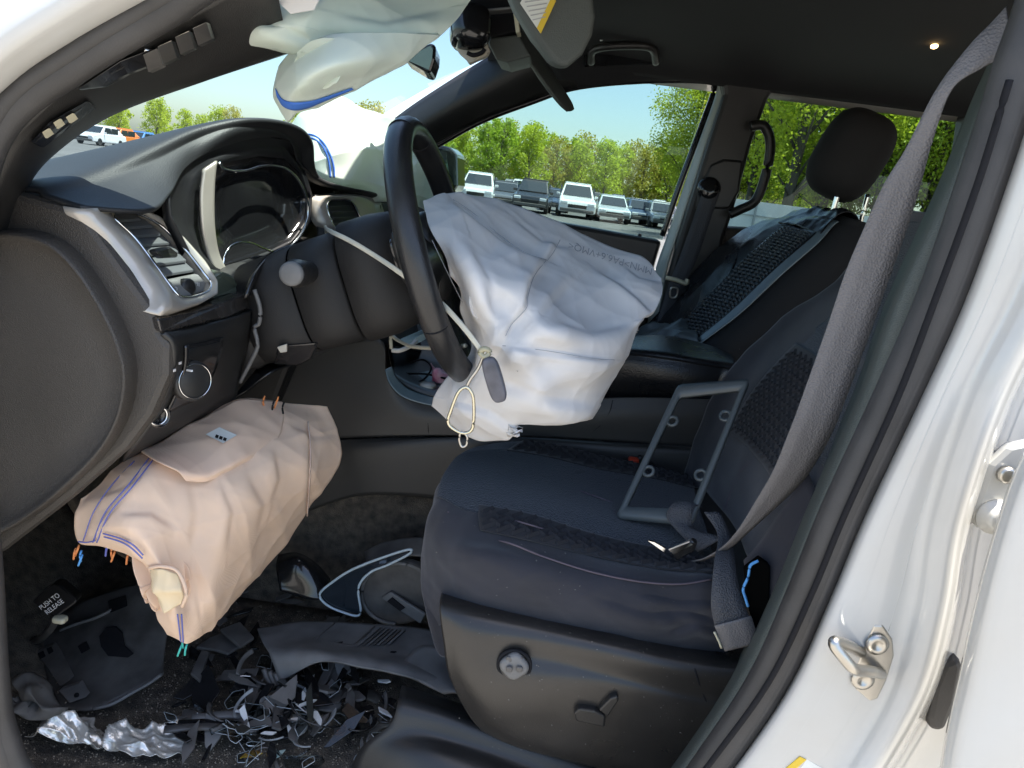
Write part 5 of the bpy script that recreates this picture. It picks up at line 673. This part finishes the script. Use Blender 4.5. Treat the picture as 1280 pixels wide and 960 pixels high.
def shard(name, u, v, s, m, what, where, cat, group, z=.452, th=.003, tilt=.22, n=5, asp=1.0):
    c = fl(u, v, z); k = np.linspace(0, 6.28, n, endpoint=False)+rng.uniform(-.5, .5, n); nn = np.array([rng.normal()*tilt, rng.normal()*tilt-.2, 1]); A = frame(nn, (1, .1, .2)); a0 = rng.uniform(0, 6.28); E0 = A[0]*math.cos(a0)+A[1]*math.sin(a0); E1 = -A[0]*math.sin(a0)+A[1]*math.cos(a0)
    pp_ = [c+E0*s*asp*math.cos(a)*rng.uniform(.45, 1)+E1*s/asp*math.sin(a)*rng.uniform(.45, 1) for a in k]; lo = min(p[2] for p in pp_); pp_ = [p+np.array([0, 0, max(0, z-lo)]) for p in pp_]
    size = 'large' if s > .024 else 'middling' if s > .014 else 'small'; shape = 'long narrow' if asp > 1.7 else 'lengthy' if asp > 1.3 else 'broad'
    lab, grp = f'{size} {shape} {what} {where}', f'{size} {shape} {what}s {where}'
    if m is not CLEAR: return tag(slab(name, pp_, A[2]*th, m, None, .0006), lab, cat, grp)
    t = T(name, lab, cat, c, grp); slab('pane', pp_, A[2]*th, m, t, .0006); tube('edge', [W(tuple(p+A[2]*th*.5)) for p in resample(np.array(pp_), 4*n)], .0006, LEDGE, t, 8*n, 4, True); return t
LEDGE = mat('pale_edge', (.42, .45, .46), .25)
for k in range(16): shard('black_shard', min(max(rng.normal(360, 70), 225), 475), min(max(rng.normal(880, 30), 838), 950), rng.uniform(.026, .05), (DARKP, SHINY, GREYP)[k % 3], ('matt black plate', 'glossy black plate', 'dusty grey plate')[k % 3], 'in the footwell heap', 'plastic plate', '', .450+rng.uniform(0, .025), .004, .35, 6, rng.uniform(1, 1.7))
for k in range(58):
    u, v = rng.uniform(215, 480), rng.uniform(835, 958)
    if k % 3: u, v = rng.normal(375, 55), rng.normal(885, 28)
    shard('black_shard', min(max(u, 215), 485), min(max(v, 828), 960), rng.uniform(.008, .03), (DARKP, SHINY)[k % 2], ('matt black shard', 'glossy black shard')[k % 2], 'in the footwell heap', 'plastic shard', '', .452+rng.uniform(0, .03), asp=rng.uniform(1, 2.4))
for k in range(30): shard('clear_shard', min(max(rng.normal(365, 60), 215), 480), min(max(rng.normal(895, 30), 830), 960), rng.uniform(.010, .026), CLEAR, 'clear plastic shard', 'in the footwell heap', 'plastic shard', '', .455+rng.uniform(0, .035), .003, asp=rng.uniform(1, 1.8))
for k in range(16): shard('white_shard', min(max(rng.normal(375, 60), 225), 480), min(max(rng.normal(885, 28), 835), 955), rng.uniform(.006, .014), WPL, 'white plastic chip', 'among the black shards', 'plastic chip', '', .465+rng.uniform(0, .02), asp=1.8)
for k in range(40): shard('black_shard', rng.uniform(240, 430), rng.uniform(705, 835), rng.uniform(.008, .028), (DARKP, SHINY)[k % 2], ('matt black scrap', 'glossy black scrap')[k % 2], 'behind the knee airbag', 'plastic scrap', '', .448+rng.uniform(0, .02), asp=rng.uniform(1, 2))
LGREY = mat('pale_grey_plastic', (.24, .25, .25), .45, var=.3, vscale=40)
for k in range(34):                                      # curved bits of bezel and lens rim
    u, v = min(max(rng.normal(370, 62), 222), 478), min(max(rng.normal(888, 30), 838), 956); c = fl(u, v, .462+rng.uniform(0, .03)); rad = rng.uniform(.015, .05); a0 = rng.uniform(0, 6.28); da_ = rng.uniform(.9, 2.2); tl = rng.normal(size=2)*.25; wd = rng.uniform(.003, .008); q = k % 4
    m_ = (DARKP, SHINY, LGREY, CLEAR)[q]; cc = c-rad*np.array([math.cos(a0+da_/2), math.sin(a0+da_/2), 0]); R0, R1 = [], []
    for t in np.linspace(a0, a0+da_, 9):
        e = np.array([math.cos(t), math.sin(t), tl[0]*math.cos(t)+tl[1]*math.sin(t)]); R0.append(W(tuple(cc+e*rad))); R1.append(W(tuple(cc+e*(rad+wd)+np.array([0, 0, .004]))))
    wrd = ('matt black', 'glossy black', 'pale grey', 'clear')[q]; sz = 'wide' if rad > .032 else 'tight'
    tag(ribbon('curved_fragment', R0, R1, m_, None, 16, .0022), f'{sz} curved {wrd} bezel fragment in the debris heap', 'fragment', f'{sz} curved {wrd} fragments in the debris heap')
for k in range(9):
    u, v = rng.uniform(230, 470), rng.uniform(850, 950); p = fl(u, v, .47); d = rng.normal(size=3)*.015; d[2] *= .3; tag(tube('wire_clip', [p, p+d+np.array([0, 0, .008]), p+d*1.8+rng.normal(size=3)*.006], .001, (WPL, CHR, GREYP)[k % 3], None, 14, 5), 'thin bent %s wire in the debris heap' % ('white', 'chrome', 'grey')[k % 3], 'wire', '%s wires in the debris heap' % ('white', 'chrome', 'grey')[k % 3])
cl_ = T('curved_lamp_ring', 'broken black lamp ring with white edge lying in the debris beside the seat rail', 'lamp ring', fl(430, 890)); tube('ring', [(386, 902, .33), (392, 884, .35), (410, 872, .37), (440, 866, .39), (465, 870, .39), (475, 880, .385)], [.006, .009, .010, .009, .008, .004], DARKP, cl_, 40, 8, ax=(1.6, .6)); slab('glass_leaf', [(388, 948, .29), (384, 910, .33), (405, 902, .33), (418, 925, .31), (404, 950, .29)], (0, .003, 0), CLEAR, cl_, .001); tube('white_edge', [(405, 915, .318), (420, 905, .325), (424, 912, .32), (418, 930, .305), (405, 948, .29)], .0025, WPL, cl_, 30, 6)
bz = T('grey_bezel_strip', 'curved grey bezel strip with white inner piece on top of the debris', 'bezel', fl(280, 868)); tube('strip', [(221, 872, .37), (240, 858, .385), (265, 850, .40), (295, 848, .40), (318, 856, .39)], [.004, .006, .005, .006, .004], mat('bezel_grey', (.22, .24, .25), .4), bz, 40, 8, ax=(1.5, .5)); slab('white_piece', [(275, 868, .375), (292, 864, .38), (305, 856, .388), (318, 858, .385), (310, 870, .375), (298, 878, .37), (280, 878, .37)], (0, .003, -.003), WPL, bz, .001)
sk = T('black_bar', 'black plastic bar with blue end standing in the debris by the sill', 'plastic bar', fl(285, 950)); slab('bar', [(290, 905, .335), (302, 912, .335), (290, 955, .27), (275, 950, .27)], (.0, .008, -.006), SHINY, sk, .002); slab('blue_end', [(273, 950, .268), (291, 958, .268), (289, 963, .265), (272, 955, .265)], (0, .008, -.005), mat('blue_end', (.10, .32, .50), .4), sk, .001)
for l, m_ in (([(222, 905), (260, 903), (300, 905), (330, 900)], SHINY), ([(205, 912), (250, 908), (290, 911), (322, 914)], DARKP), ([(352, 905), (362, 880), (372, 858)], SHINY), ([(345, 900), (357, 875), (366, 856)], DARKP), ([(240, 897), (290, 893), (320, 898)], GREYP)): tag(tube('trim_strip', [tuple(a)+(P(*a, .3)[1]*0+fl(*a, .475)[1],) for a in l], .006, m_, None, 20, 6, ax=(1.4, .6)), 'narrow black trim strip lying across the debris heap', 'trim strip', 'trim strips in the debris heap')
lf = T('orange_leaf', 'small orange leaf on the carpet in front of the seat rail', 'leaf', fl(315, 944)); slab('blade', [fl(u, v, .452) for u, v in ((300, 948), (308, 941), (318, 938), (328, 942), (320, 946))], (0, 0, .0015), mat('orange_leaf', (.65, .33, .04), .6), lf, .0004); tube('midrib', [fl(300, 948, .455), fl(314, 943, .456), fl(328, 942, .455)], .0006, YEL, lf, 10, 5)
lf2 = tag(slab('teal_scrap', [fl(u, v, .452) for u, v in ((338, 947), (346, 940), (357, 938), (350, 946), (341, 950))], (0, 0, .002), mat('pale_teal', (.5, .65, .62), .5), None, .0004), 'pale teal plastic scrap beside the orange leaf', 'plastic scrap')
tag(slab('clear_disc', [fl(365+20*math.cos(a), 908+14*math.sin(a), .456) for a in np.linspace(0, 6.28, 20, endpoint=False)], (0, 0, .003), mat('frosted', (.30, .30, .28), .35), None, .001), 'frosted round plastic disc lying flat in the debris', 'disc')
tag(slab('clear_plate', [fl(u, v, .46) for u, v in ((353, 948), (402, 946), (406, 953), (392, 965), (358, 965))], (0, 0, .004), CLEAR, None, .001), 'flat clear plastic plate with pale edges beside the sill trim', 'plastic plate')
for i, pl in enumerate((((245, 812), (262, 800), (290, 790), (305, 808), (285, 820), (268, 815)), ((238, 845), (252, 815), (262, 818), (250, 855)), ((275, 790), (300, 780), (318, 800), (300, 812)))): tag(slab('black_bracket', [fl(u, v, .47+.01*i) for u, v in pl], (0, 0, .006), DARKP, None, .002), ('folded black bracket lying under the tip of the knee airbag', 'upright narrow black bracket below the knee airbag tip', 'four-sided black scrap behind the folded bracket')[i], 'bracket')
# grit on the carpet: far too many grains to count
n = 3600; V = []; Fc = []
for k in range(n):
    u, v = rng.uniform(25, 490), rng.uniform(740, 960); z = .441; c = fl(u, v, z)
    if not (.09 < c[1] < .6 and -.72 < c[0] < .3): continue
    if c[0] < -.55: c[2] += (-.55-c[0])*.12
    s = rng.uniform(.0004, .0017); o = len(V); V += [c+s*np.array(d) for d in ((-1, -1, 0), (1, -.6, 0), (0, 1, 0), (0, 0, 1.3))]; Fc += [(o, o+1, o+3), (o+1, o+2, o+3), (o+2, o, o+3)]
tag(mk('grit', V, Fc, mat('grit_crumbs', (.12, .09, .06), .8, var=.6, vscale=200, col2=(.32, .28, .22)), None, False), 'fine crumbs of glass and dirt scattered over the carpet', None, kind='stuff')
V, Fc = [], []
for S_, (ua, ub, va, vb), k_ in ((SS, (560, 930, 765, 940), 150), (SQ, (545, 890, 575, 770), 90), (SBk, (900, 1040, 430, 640), 30)):
    for k in range(k_):
        c = S_.on(rng.uniform(ua, ub), rng.uniform(va, vb), .0062); a = rng.uniform(0, 3.1); s = rng.uniform(.0003, .0009); d = np.array([math.cos(a), 0, math.sin(a)])*s; e = np.array([-math.sin(a), -.3, math.cos(a)])*s*.6; o = len(V); V += [c-d-e, c+d-e, c+d+e, c-d+e]; Fc.append((o, o+1, o+2, o+3))
tag(mk('lint', V, Fc, mat('lint_specks', (.14, .135, .13), .9), None, False), 'pale specks of lint and dust on the driver seat and its side cover', None, kind='stuff')
